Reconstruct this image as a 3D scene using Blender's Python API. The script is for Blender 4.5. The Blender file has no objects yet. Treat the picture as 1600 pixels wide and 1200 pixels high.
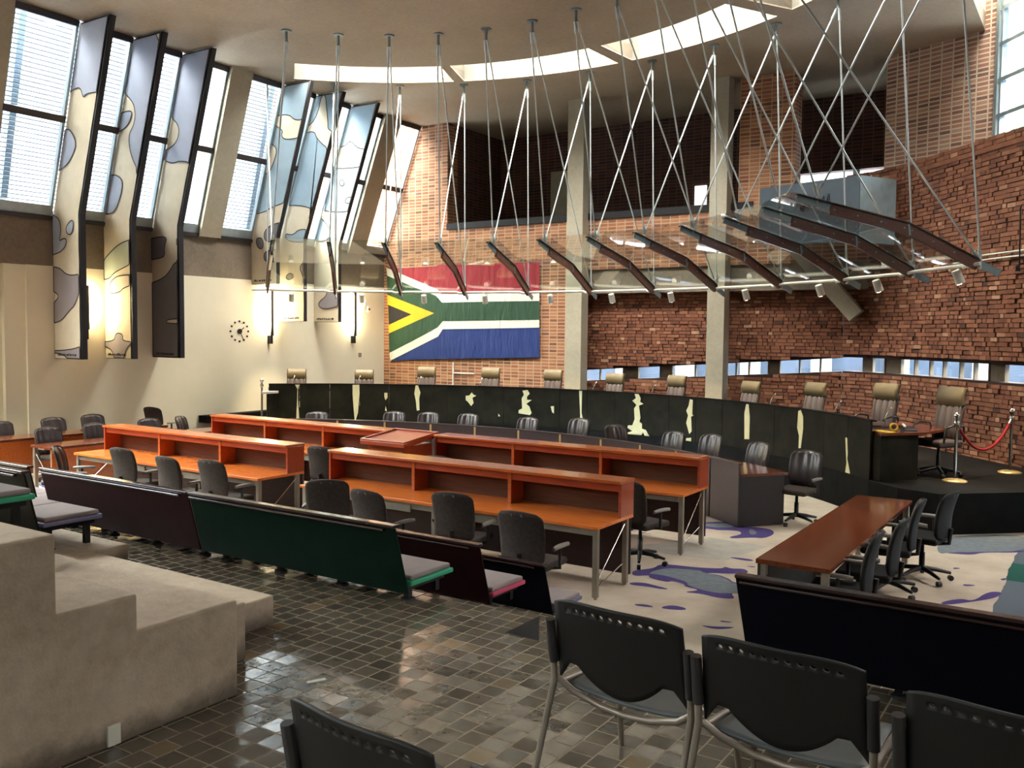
import bpy, bmesh, math, random
from mathutils import Vector, Matrix
random.seed(7)
PI = math.pi
SC = bpy.context.scene
COL = SC.collection
R = math.radians

# ------------------------------------------------------------------ mesh builder
class MB:
    def __init__(s): s.v = []; s.f = []; s.m = []; s.sm = []; s.t = []
    def add(s, verts, faces, mi=0, smooth=False, tone=0.5):
        b = len(s.v); s.v += [tuple(p) for p in verts]
        for f in faces:
            s.f.append([b + i for i in f]); s.m.append(mi); s.sm.append(smooth); s.t.append(tone)
        return s
    def box(s, x0, x1, y0, y1, z0, z1, mi=0, tone=0.5):
        return s.hexa([(x0,y0,z0),(x1,y0,z0),(x1,y1,z0),(x0,y1,z0)], [(x0,y0,z1),(x1,y0,z1),(x1,y1,z1),(x0,y1,z1)], mi, tone)
    def hexa(s, b, t, mi=0, tone=0.5):
        n = len(b)
        fs = [list(range(n))[::-1], [n+i for i in range(n)]] + [[i, (i+1) % n, n+(i+1) % n, n+i] for i in range(n)]
        return s.add(list(b)+list(t), fs, mi, False, tone)
    def prism(s, poly, z0, z1, mi=0):            # ccw plan polygon
        return s.hexa([(x,y,z0) for x,y in poly], [(x,y,z1) for x,y in poly], mi)
    def beam(s, p0, p1, w, h, up=(0,0,1), mi=0):
        p0, p1 = Vector(p0), Vector(p1); d = (p1-p0).normalized(); u = Vector(up)
        a = d.cross(u)
        if a.length < 1e-5: a = d.cross(Vector((1,0,0)))
        a.normalize(); u = a.cross(d).normalized()
        c = [a*(-w/2)+u*(-h/2), a*(w/2)+u*(-h/2), a*(w/2)+u*(h/2), a*(-w/2)+u*(h/2)]
        return s.hexa([p0+q for q in c], [p1+q for q in c], mi)
    def tube(s, pts, r, n=8, mi=0, cap=True):
        pts = [Vector(p) for p in pts]; rr = r if isinstance(r, (list,tuple)) else [r]*len(pts)
        rings = []; a = None
        for i, p in enumerate(pts):
            d = (pts[min(i+1,len(pts)-1)]-pts[max(i-1,0)]).normalized()
            if a is None:
                a = d.cross(Vector((0,0,1)))
                if a.length < 1e-4: a = d.cross(Vector((1,0,0)))
            a = (a - d*a.dot(d)).normalized(); b = d.cross(a)
            rings.append([p+a*(math.cos(2*PI*k/n)*rr[i])+b*(math.sin(2*PI*k/n)*rr[i]) for k in range(n)])
        vs = [q for g in rings for q in g]; fs = []
        for i in range(len(pts)-1):
            for k in range(n): fs.append([i*n+k, i*n+(k+1)%n, (i+1)*n+(k+1)%n, (i+1)*n+k])
        s.add(vs, fs, mi, True)
        if cap:
            s.add(rings[0], [list(range(n))[::-1]], mi); s.add(rings[-1], [list(range(n))], mi)
        return s
    def lathe(s, prof, n=16, c=(0,0,0), mi=0):
        vs = []; fs = []
        for r, z in prof:
            for k in range(n): vs.append((c[0]+r*math.cos(2*PI*k/n), c[1]+r*math.sin(2*PI*k/n), c[2]+z))
        for i in range(len(prof)-1):
            for k in range(n): fs.append([i*n+k, i*n+(k+1)%n, (i+1)*n+(k+1)%n, (i+1)*n+k])
        s.add(vs, fs, mi, True)
        s.add(vs[:n], [list(range(n))[::-1]], mi); s.add(vs[-n:], [list(range(n))], mi)
        return s
    def grid(s, fn, nu, nv, mi=0, smooth=True):
        vs = [fn(i/nu, j/nv) for j in range(nv+1) for i in range(nu+1)]; w = nu+1
        return s.add(vs, [[j*w+i, j*w+i+1, (j+1)*w+i+1, (j+1)*w+i] for j in range(nv) for i in range(nu)], mi, smooth)
    def build(s, name, mats, parent=None, bevel=0, seg=2, solid=0, off=0, tone=False):
        me = bpy.data.meshes.new(name); me.from_pydata(s.v, [], s.f)
        for m in (mats if isinstance(mats, (list,tuple)) else [mats]): me.materials.append(m)
        me.polygons.foreach_set('material_index', s.m); me.polygons.foreach_set('use_smooth', s.sm)
        if tone:
            at = me.attributes.new('tone', 'FLOAT', 'FACE'); at.data.foreach_set('value', s.t)
        me.update()
        o = bpy.data.objects.new(name, me); COL.objects.link(o)
        if parent: o.parent = parent
        if solid:
            md = o.modifiers.new('thick', 'SOLIDIFY'); md.thickness = solid; md.offset = off
        if bevel:
            md = o.modifiers.new('bev', 'BEVEL'); md.width = bevel; md.segments = seg; md.limit_method = 'ANGLE'; md.angle_limit = R(40)
        return o

def tag(o, label=None, cat=None, group=None, kind=None):
    if label: o['label'] = label
    if cat: o['category'] = cat
    if group: o['group'] = group
    if kind: o['kind'] = kind
    return o
def thing(name, label, cat, loc=(0,0,0), rz=0, group=None):
    o = bpy.data.objects.new(name, None); COL.objects.link(o); o.empty_display_size = .1
    o.location = loc; o.rotation_euler = (0,0,rz); return tag(o, label, cat, group)
def struct(name, mb, m, **k): return tag(mb.build(name, m, **k), kind='structure')
def kids(o): return list(o.children)
def dup(root, loc, rz, label=None, group=None, mats=None):
    def cp(o, par):
        c = o.copy(); COL.objects.link(c); c.parent = par
        for ch in CH[o.name]: cp(ch, c)
        return c
    def reg(o):
        CH[o.name] = kids(o)
        for ch in CH[o.name]: reg(ch)
    CH = {}; reg(root)
    r = cp(root, None); r.location = loc; r.rotation_euler = (0,0,rz)
    if label: r['label'] = label
    if group: r['group'] = group
    return r

# ------------------------------------------------------------------ materials
def C(r, g, b):
    f = lambda c: (c/255/12.92) if c/255 <= .04045 else ((c/255+.055)/1.055)**2.4
    return (f(r), f(g), f(b), 1)
class NT:
    def __init__(s, name):
        s.m = bpy.data.materials.new(name); s.m.use_nodes = True; s.n = s.m.node_tree.nodes; s.l = s.m.node_tree.links
        s.n.clear(); s.out = s.n.new('ShaderNodeOutputMaterial')
    def node(s, t, **k):
        n = s.n.new('ShaderNode'+t)
        for a, v in k.items(): setattr(n, a, v)
        return n
    def link(s, a, b): s.l.new(a, b)
    def coord(s, scale=(1,1,1), kind='Object'):
        tc = s.node('TexCoord'); mp = s.node('Mapping'); mp.inputs['Scale'].default_value = scale
        s.link(tc.outputs[kind], mp.inputs['Vector']); return mp.outputs[0]
    def noise(s, vec, scale, detail=4, rough=.55):
        n = s.node('TexNoise'); n.inputs['Scale'].default_value = scale; n.inputs['Detail'].default_value = detail; n.inputs['Roughness'].default_value = rough
        s.link(vec, n.inputs['Vector']); return n.outputs['Fac']
    def ramp(s, fac, stops, interp='LINEAR'):
        r = s.node('ValToRGB'); e = r.color_ramp; e.interpolation = interp
        while len(e.elements) < len(stops): e.elements.new(.5)
        for el, (p, c) in zip(e.elements, stops): el.position = p; el.color = c
        s.link(fac, r.inputs[0]); return r.outputs[0]
    def mix(s, fac, a, b, mode='MIX'):
        n = s.node('MixRGB', blend_type=mode)
        for i, v in zip((0,1,2), (fac,a,b)):
            if hasattr(v, 'is_output'): s.link(v, n.inputs[i])
            else: n.inputs[i].default_value = v
        return n.outputs[0]
    def math(s, op, a, b=0):
        n = s.node('Math', operation=op)
        for i, v in enumerate((a,b)):
            if hasattr(v, 'is_output'): s.link(v, n.inputs[i])
            else: n.inputs[i].default_value = v
        return n.outputs[0]
    def bsdf(s, color, rough=.5, metal=0, bump=None, bs=.2, bd=.01, coat=0, spec=.5):
        p = s.node('BsdfPrincipled')
        for k, v in (('Base Color', color), ('Roughness', rough), ('Metallic', metal), ('Coat Weight', coat), ('Specular IOR Level', spec)):
            if hasattr(v, 'is_output'): s.link(v, p.inputs[k])
            else: p.inputs[k].default_value = v
        p.inputs['Coat Roughness'].default_value = .08
        if bump is not None:
            b = s.node('Bump'); b.inputs['Strength'].default_value = bs; b.inputs['Distance'].default_value = bd
            s.link(bump, b.inputs['Height']); s.link(b.outputs[0], p.inputs['Normal'])
        s.link(p.outputs[0], s.out.inputs[0]); return s.m

def plain(name, c, rough=.5, metal=0, var=.12, sc=6, coat=0, bs=0, spec=.5):
    t = NT(name); v = t.coord(); f = t.noise(v, sc)
    d = tuple(x*(1-var) for x in c[:3])+(1,); u = tuple(min(1,x*(1+var)) for x in c[:3])+(1,)
    return t.bsdf(t.ramp(f, [(.3,d),(.7,u)]), rough, metal, f if bs else None, bs, .01, coat, spec)
def wood(name, c1, c2, rough=.25, scale=(1.2,14,14), coat=.3):
    t = NT(name); v = t.coord(scale); f = t.noise(v, 3.0, 6, .6)
    return t.bsdf(t.ramp(f, [(.25,c1),(.75,c2)]), rough, 0, f, .05, .004, coat)
def stained(name, c1, c2, z0):
    t = NT(name); v = t.coord(); f = t.noise(v, 1.7, 8, .65); g = t.noise(v, 14, 5, .6); k = t.noise(v, 60, 2)
    col = t.mix(.35, t.ramp(f, [(.3,c1),(.7,c2)]), t.ramp(g, [(.35,c1),(.65,c2)]))
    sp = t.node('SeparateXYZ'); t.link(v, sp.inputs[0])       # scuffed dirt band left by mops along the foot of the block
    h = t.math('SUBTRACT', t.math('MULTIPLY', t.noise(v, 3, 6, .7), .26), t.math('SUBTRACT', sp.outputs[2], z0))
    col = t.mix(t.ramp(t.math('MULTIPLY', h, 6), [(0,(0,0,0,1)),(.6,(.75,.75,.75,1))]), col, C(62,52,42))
    return t.bsdf(col, .8, 0, t.math('ADD', g, t.math('MULTIPLY', k, .4)), .25, .02)
def concrete(name, c1, c2, rough=.8, streak=0.0, sc=1.2):
    t = NT(name); v = t.coord(); f = t.noise(v, sc, 8, .65); g = t.noise(v, 14, 5, .6); k = t.noise(v, 60, 2)
    col = t.mix(.35, t.ramp(f, [(.3,c1),(.7,c2)]), t.ramp(g, [(.35,c1),(.65,c2)]))
    return t.bsdf(col, rough, 0, t.math('ADD', g, t.math('MULTIPLY', k, .4)), .25, .02)
def stackbond(name, cols, mortar, bw=.232, bh=.0857, ms=.011, offset=0.0):
    t = NT(name); tc = t.node('TexCoord'); sp = t.node('SeparateXYZ'); t.link(tc.outputs['Object'], sp.inputs[0])
    cb = t.node('CombineXYZ'); t.link(t.math('ADD', sp.outputs[0], sp.outputs[1]), cb.inputs[0]); t.link(sp.outputs[2], cb.inputs[1])
    nz = t.node('TexNoise'); nz.inputs['Scale'].default_value = 9; t.link(cb.outputs[0], nz.inputs['Vector'])
    vm = t.node('VectorMath', operation='MULTIPLY_ADD'); t.link(nz.outputs['Color'], vm.inputs[0]); vm.inputs[1].default_value = (.008,.008,0); t.link(cb.outputs[0], vm.inputs[2])
    br = t.node('TexBrick'); br.offset = offset; br.offset_frequency = 2; br.squash = 1
    for k, v in (('Scale',1),('Mortar Size',ms),('Mortar Smooth',.1),('Brick Width',bw),('Row Height',bh),('Bias',-.05)): br.inputs[k].default_value = v
    br.inputs['Color1'].default_value = (0,0,0,1); br.inputs['Color2'].default_value = (1,1,1,1); br.inputs['Mortar'].default_value = (.5,.5,.5,1)
    t.link(vm.outputs[0], br.inputs['Vector'])
    f = t.noise(cb.outputs[0], 3, 5); g = t.noise(cb.outputs[0], 40, 3)
    n = len(cols); tone = t.mix(.35, br.outputs['Color'], f)
    bc = t.ramp(tone, [(.12+.76*i/(n-1), c) for i, c in enumerate(cols)])
    bc = t.mix(.25, bc, t.ramp(g, [(.3,(.2,.2,.2,1)),(.7,(1,1,1,1))]), 'MULTIPLY')
    mc = t.mix(f, tuple(x*.75 for x in mortar[:3])+(1,), mortar)
    col = t.mix(br.outputs['Fac'], bc, mc)
    h = t.math('SUBTRACT', t.math('MULTIPLY', g, .25), br.outputs['Fac'])
    return t.bsdf(col, .85, 0, h, .5, .012)
def toned(name, stops):
    t = NT(name); a = t.node('Attribute', attribute_name='tone'); v = t.coord(); g = t.noise(v, 30, 4, .7); k = t.noise(v, 5, 3)
    col = t.ramp(a.outputs['Fac'], stops)
    col = t.mix(.55, col, t.ramp(g, [(.25,(.45,.43,.42,1)),(.75,(1,1,1,1))]), 'MULTIPLY')
    col = t.mix(.35, col, t.ramp(k, [(.3,(.4,.36,.33,1)),(.7,(1,1,1,1))]), 'MULTIPLY')
    return t.bsdf(col, .88, 0, g, .5, .012)
def glassmat(name, tint, refl=1.0, ior=1.45):
    t = NT(name); tr = t.node('BsdfTransparent'); tr.inputs[0].default_value = tint
    gl = t.node('BsdfGlossy'); gl.inputs['Roughness'].default_value = .02; gl.inputs[0].default_value = (1,1,1,1)
    lw = t.node('LayerWeight'); lw.inputs[0].default_value = .5
    fc = t.math('POWER', lw.outputs['Facing'], 5); f0 = ((ior-1)/(ior+1))**2; fres = t.math('ADD', t.math('MULTIPLY', fc, 1-f0), f0)
    mx = t.node('MixShader'); t.link(t.math('MULTIPLY', fres, refl), mx.inputs[0]); t.link(tr.outputs[0], mx.inputs[1]); t.link(gl.outputs[0], mx.inputs[2])
    t.link(mx.outputs[0], t.out.inputs[0]); return t.m
def emis(name, c, st):
    t = NT(name); e = t.node('Emission'); e.inputs[0].default_value = c; e.inputs[1].default_value = st; t.link(e.outputs[0], t.out.inputs[0]); return t.m
def tiles(name):
    t = NT(name); v = t.coord(); sp = t.node('SeparateXYZ'); t.link(v, sp.inputs[0]); A = .118
    u = t.math('DIVIDE', sp.outputs[0], A); r = t.math('FLOOR', u); fu = t.math('FRACT', u)
    wn = t.node('TexWhiteNoise', noise_dimensions='1D'); t.link(r, wn.inputs['W'])
    sh = t.math('MULTIPLY', t.math('ROUND', t.math('MULTIPLY', wn.outputs['Value'], 1.6)), .34)
    w = t.math('ADD', t.math('DIVIDE', sp.outputs[1], A*1.03), sh); c = t.math('FLOOR', w); fv = t.math('FRACT', w)
    cb = t.node('CombineXYZ'); t.link(r, cb.inputs[0]); t.link(c, cb.inputs[1])
    w2 = t.node('TexWhiteNoise', noise_dimensions='2D'); t.link(cb.outputs[0], w2.inputs['Vector'])
    rgb = t.node('SeparateColor'); t.link(w2.outputs['Color'], rgb.inputs[0])
    ed = lambda f: t.math('MINIMUM', f, t.math('SUBTRACT', 1, f))
    e = t.math('MINIMUM', ed(fu), ed(fv)); mort = t.ramp(e, [(.026,(1,1,1,1)),(.044,(0,0,0,1))])
    f = t.noise(v, .9, 5); g = t.noise(v, 25, 4)
    base = t.ramp(w2.outputs['Value'], [(0,C(78,70,60)),(.5,C(90,82,70)),(.93,C(100,91,77)),(1,C(124,106,78))])
    base = t.mix(.4, base, t.ramp(g, [(.3,(.45,.44,.42,1)),(.7,(1,1,1,1))]), 'MULTIPLY')
    col = t.mix(mort, base, t.mix(f, C(128,114,94), C(158,141,115)))
    rg = t.math('ADD', t.math('MULTIPLY', g, .14), t.math('ADD', .05, t.math('MULTIPLY', mort, .4)))
    tilt = lambda k, q: t.math('MULTIPLY', t.math('MULTIPLY', t.math('SUBTRACT', k, .5), t.math('SUBTRACT', q, .5)), A*.07)
    h = t.math('ADD', t.math('ADD', tilt(rgb.outputs[0], fu), tilt(rgb.outputs[1], fv)), t.math('ADD', t.math('MULTIPLY', t.noise(v, 7, 2), .0018), t.math('ADD', t.math('MULTIPLY', mort, -.0012), t.math('MULTIPLY', g, .0005))))
    return t.bsdf(col, rg, 0, h, 1.0, 1.0, 0, .6)
def carpet(name):
    t = NT(name); v = t.coord(); mp = t.node('Mapping'); mp.inputs['Scale'].default_value = (.42,1.05,1); mp.inputs['Location'].default_value = (3.1,1.4,0); mp.inputs['Rotation'].default_value = (0,0,R(14)); t.link(v, mp.inputs[0])
    f = t.noise(mp.outputs[0], .95, 5, .6); g = t.noise(v, 220, 2); k = t.noise(v, 2.2, 4)
    cream = t.ramp(k, [(.3,C(184,168,149)),(.7,C(206,191,171))])
    blue = t.ramp(k, [(.3,C(104,108,110)),(.7,C(130,134,135))])
    purple = C(78,66,118)
    m1 = t.ramp(f, [(.545,(0,0,0,1)),(.55,(1,1,1,1))]); m2 = t.ramp(f, [(.578,(0,0,0,1)),(.583,(1,1,1,1))])
    sp = t.node('SeparateXYZ'); t.link(v, sp.inputs[0])
    far = t.math('LESS_THAN', sp.outputs[0], -4.9)
    col = t.mix(t.math('MULTIPLY', m2, far), t.mix(t.math('MULTIPLY', m1, far), cream, purple), blue)
    e = t.math('ADD', sp.outputs[0], t.math('MULTIPLY', f, .15))
    strip = t.math('GREATER_THAN', e, -.72)
    seg = t.ramp(t.math('FRACT', t.math('MULTIPLY', sp.outputs[1], .42)), [(0,C(98,106,114)),(.62,C(98,106,114)),(.63,C(40,84,76)),(.99,C(46,92,82))])
    col = t.mix(strip, col, seg)
    col = t.mix(.3, col, t.ramp(g, [(.3,(.6,.6,.6,1)),(.7,(1,1,1,1))]), 'MULTIPLY')
    return t.bsdf(col, .95, 0, g, .3, .004, 0, .1)

M = {}
M['white'] = plain('white_plaster', C(232,222,194), .75, var=.03, sc=1.5)
M['conc'] = concrete('raw_concrete', C(128,116,100), C(158,145,127))
M['ceil'] = concrete('ceiling_concrete', C(138,122,100), C(164,148,124), sc=.5)
M['beamconc'] = concrete('lintel_concrete', C(104,92,76), C(134,120,102))
M['colconc'] = concrete('column_concrete', C(150,142,122), C(172,163,142), sc=.8)
M['block'] = stained('bleacher_concrete', C(166,146,122), C(208,188,164), .8)
M['litwin'] = emis('lit_window', (.92,.97,1,1), .35)
M['brick'] = stackbond('stack_bond_brick', [C(104,66,50),C(146,90,62),C(162,106,74),C(178,128,92)], C(190,160,124))
M['brickpale'] = stackbond('pale_pointed_brick', [C(112,82,72),C(150,104,88),C(168,118,98),C(178,150,128)], C(204,188,162), ms=.014)
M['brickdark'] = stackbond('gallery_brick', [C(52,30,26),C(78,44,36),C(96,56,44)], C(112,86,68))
M['stack'] = toned('dry_stacked_brick', [(0,C(92,58,44)),(.3,C(130,80,56)),(.6,C(148,94,66)),(.85,C(166,112,80)),(1,C(196,152,118))])
M['stackplain'] = plain('brick_ledge', C(128,80,56), .9, var=.2)
M['mort'] = plain('deep_joint', C(46,26,18), .95)
M['tile'] = tiles('quarry_tiles'); M['carpet'] = carpet('patterned_carpet')
M['cp'] = plain('carpet_purple', C(80,68,116), .95, var=.15, sc=40, spec=.1)
M['cb'] = plain('carpet_grey_blue', C(114,120,124), .95, var=.15, sc=12, spec=.1)
M['cg'] = plain('carpet_pale_grey', C(172,166,154), .95, var=.1, sc=6, spec=.1)
M['wood'] = wood('cherry_wood', C(158,74,30), C(196,106,48), .22)
M['worktop'] = wood('bright_cherry_worktop', C(196,94,38), C(232,132,58), .24)
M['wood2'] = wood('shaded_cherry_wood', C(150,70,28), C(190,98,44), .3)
M['hutchback'] = wood('shaded_back_panel', C(72,35,13), C(104,56,24), .7, coat=0)  # cherry darkened; shade inside the hutch put into the colour
M['redwood'] = wood('red_cherry_wood', C(142,54,29), C(170,76,41), .28)
M['darkwood'] = wood('dark_stained_wood', C(42,22,20), C(60,33,28), .5, coat=0)
M['tabletop'] = wood('table_veneer', C(84,38,20), C(122,60,30), .16, (8,1.5,8), .5)
M['steel'] = plain('grey_painted_steel', C(150,140,126), .4, .55)
M['chrome'] = plain('polished_metal', C(205,200,190), .18, 1)
M['cable'] = plain('stainless_rod', C(184,190,186), .4, .6)
M['blacksteel'] = plain('black_steel', C(28,27,27), .45, .3)
M['fabric'] = plain('charcoal_mesh_fabric', C(64,56,51), .9, var=.2, sc=30, spec=.2)
M['leather'] = plain('brown_black_leather', C(62,52,51), .34, var=.2, sc=4, coat=.15)
M['armpad'] = plain('grey_arm_plastic', C(120,114,106), .5)
M['plastic'] = plain('black_plastic', C(24,23,23), .42, var=.1)
M['jleather'] = plain('judge_leather', C(84,73,70), .42, var=.12, sc=8)
M['jhead'] = plain('warm_lit_headrest', C(92,80,56), .5, var=.12, sc=8)  # yellowish light on the headrests put into their colour
M['hide'] = plain('black_cowhide', C(38,35,26), .7, var=.35, sc=3, spec=.08)
M['hidewhite'] = plain('cream_hide_patch', C(226,216,166), .8, var=.06)
M['clerkend'] = wood('black_brown_wood', C(28,20,19), C(40,29,28), .6, coat=0)
M['shadefabric'] = plain('shaded_mesh_fabric', C(30,28,27), .75, var=.2, sc=30, spec=.25)  # darker copy of the chair fabric; shade at the right table painted in
M['clerk'] = wood('dark_violet_wood', C(44,32,33), C(58,43,44), .4)
M['brass'] = plain('brass_strip', C(214,182,120), .35, .6)
M['blackstone'] = plain('black_platform', C(22,20,18), .8, var=.3, sc=5, spec=.1)
M['fin'] = wood('canopy_fin_timber', C(64,32,21), C(98,52,32), .4)
M['finsteel'] = plain('canopy_steel', C(120,134,136), .4, .4)
M['rail'] = plain('white_track', C(212,206,190), .45)
M['glass'] = glassmat('window_glass', (.94,.97,.97,1))
M['canopyglass'] = glassmat('canopy_glass', (.94,.97,.95,1), 1.5, 1.5)
M['frame'] = plain('dark_window_frame', C(54,48,48), .4, .3)
M['alu'] = plain('pale_window_frame', C(160,172,174), .35, .5)
M['slat'] = plain('blind_slat', C(62,70,78), .6)
M['post'] = plain('outside_post', C(74,92,110), .6)
M['bandark'] = plain('banner_frame', C(20,19,22), .6)
M['linen'] = plain('cream_linen', C(214,200,174), .9, var=.06, sc=3)
BANC = {'blue':C(166,170,184), 'sky':C(150,170,182), 'mauve':C(150,140,142), 'grey':C(122,118,120), 'green':C(172,178,158), 'pink':C(198,182,164), 'cream2':C(218,206,182)}
for k, c in BANC.items(): M['b_'+k] = plain('banner_'+k, c, .9, var=.06, sc=3)
M['thread'] = plain('dark_stitching', C(44,38,38), .9)
for k, c in {'blue':C(17,42,100),'red':C(146,30,42),'white':C(206,202,188),'green':C(27,60,36),'yellow':C(214,160,24),'black':C(18,15,17)}.items():
    t = NT('flag_'+k); v = t.coord((5,1,1.2)); f = t.noise(v, 1.4, 3); M['f_'+k] = t.bsdf(c, .85, 0, f, .6, .12)
M['lampglow'] = emis('lamp_tube', (1,.86,.55,1), 50)
M['spotglow'] = emis('spot_bulb', (1,.9,.7,1), 12)
M['poly'] = plain('chair_polymer', C(29,27,25), .55, var=.08, sc=20)
M['seatgrey'] = plain('grey_seat_polymer', C(92,96,96), .45)
M['tubegrey'] = plain('silver_tube', C(150,138,124), .38, .5)
M['sleeve'] = plain('black_sleeve', C(46,43,42), .4)
M['navy'] = plain('navy_laminate', C(13,13,22), .5, var=.2, spec=.08)
M['maroon'] = plain('maroon_laminate', C(38,13,16), .5, var=.2, spec=.08)
M['greenlam'] = plain('green_laminate', C(9,30,21), .5, var=.2, spec=.08)
M['olive'] = plain('dark_olive_laminate', C(28,27,21), .5, var=.2, spec=.08)
M['benchtop'] = plain('bench_top_rail', C(58,40,38), .15, coat=.6)
M['greenedge'] = plain('green_seat_edge', C(44,160,116), .5)
M['pinkedge'] = plain('pink_seat_edge', C(196,70,100), .5)
M['lilacedge'] = plain('lilac_seat_edge', C(112,108,140), .5)
M['cushion'] = plain('grey_bench_cushion', C(150,136,134), .9, var=.06)
M['rope'] = plain('red_rope', C(160,22,28), .8)
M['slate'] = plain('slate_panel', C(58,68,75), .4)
M['slatelit'] = plain('slate_panel_lit', C(176,202,212), .5)  # lit copy of the slate; daylight on the right face is in the colour
M['ink'] = plain('ink', C(30,32,36), .6)
M['door'] = plain('gallery_door', C(150,142,118), .6)
M['offwhite'] = plain('off_white_plastic', C(226,222,206), .4)
M['yellow'] = plain('yellow_tape', C(232,190,40), .5)
M['leaf'] = plain('pale_leaf', C(120,170,130), .8, var=.3)
M['trunk'] = plain('tree_bark', C(90,74,60), .9)
M['ground'] = plain('outside_paving', C(150,158,170), .9)
M['well'] = concrete('skylight_well', C(96,92,81), C(114,109,97))
M['skyglass'] = glassmat('skylight_glass', (.72,.73,.73,1))
M['riser'] = plain('shaded_tile_riser', C(50,45,40), .6)  # unlit look of the step faces put into the colour
M['facade'] = plain('outside_facade', C(52,66,84), .9, var=.3, sc=.6)
M['paleconc'] = plain('outside_concrete', C(196,190,176), .9)
M['outcol'] = plain('outside_columns', C(120,128,134), .9)
SPOT_W, SKY, EXPO = 90, 25, 1.95
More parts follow.
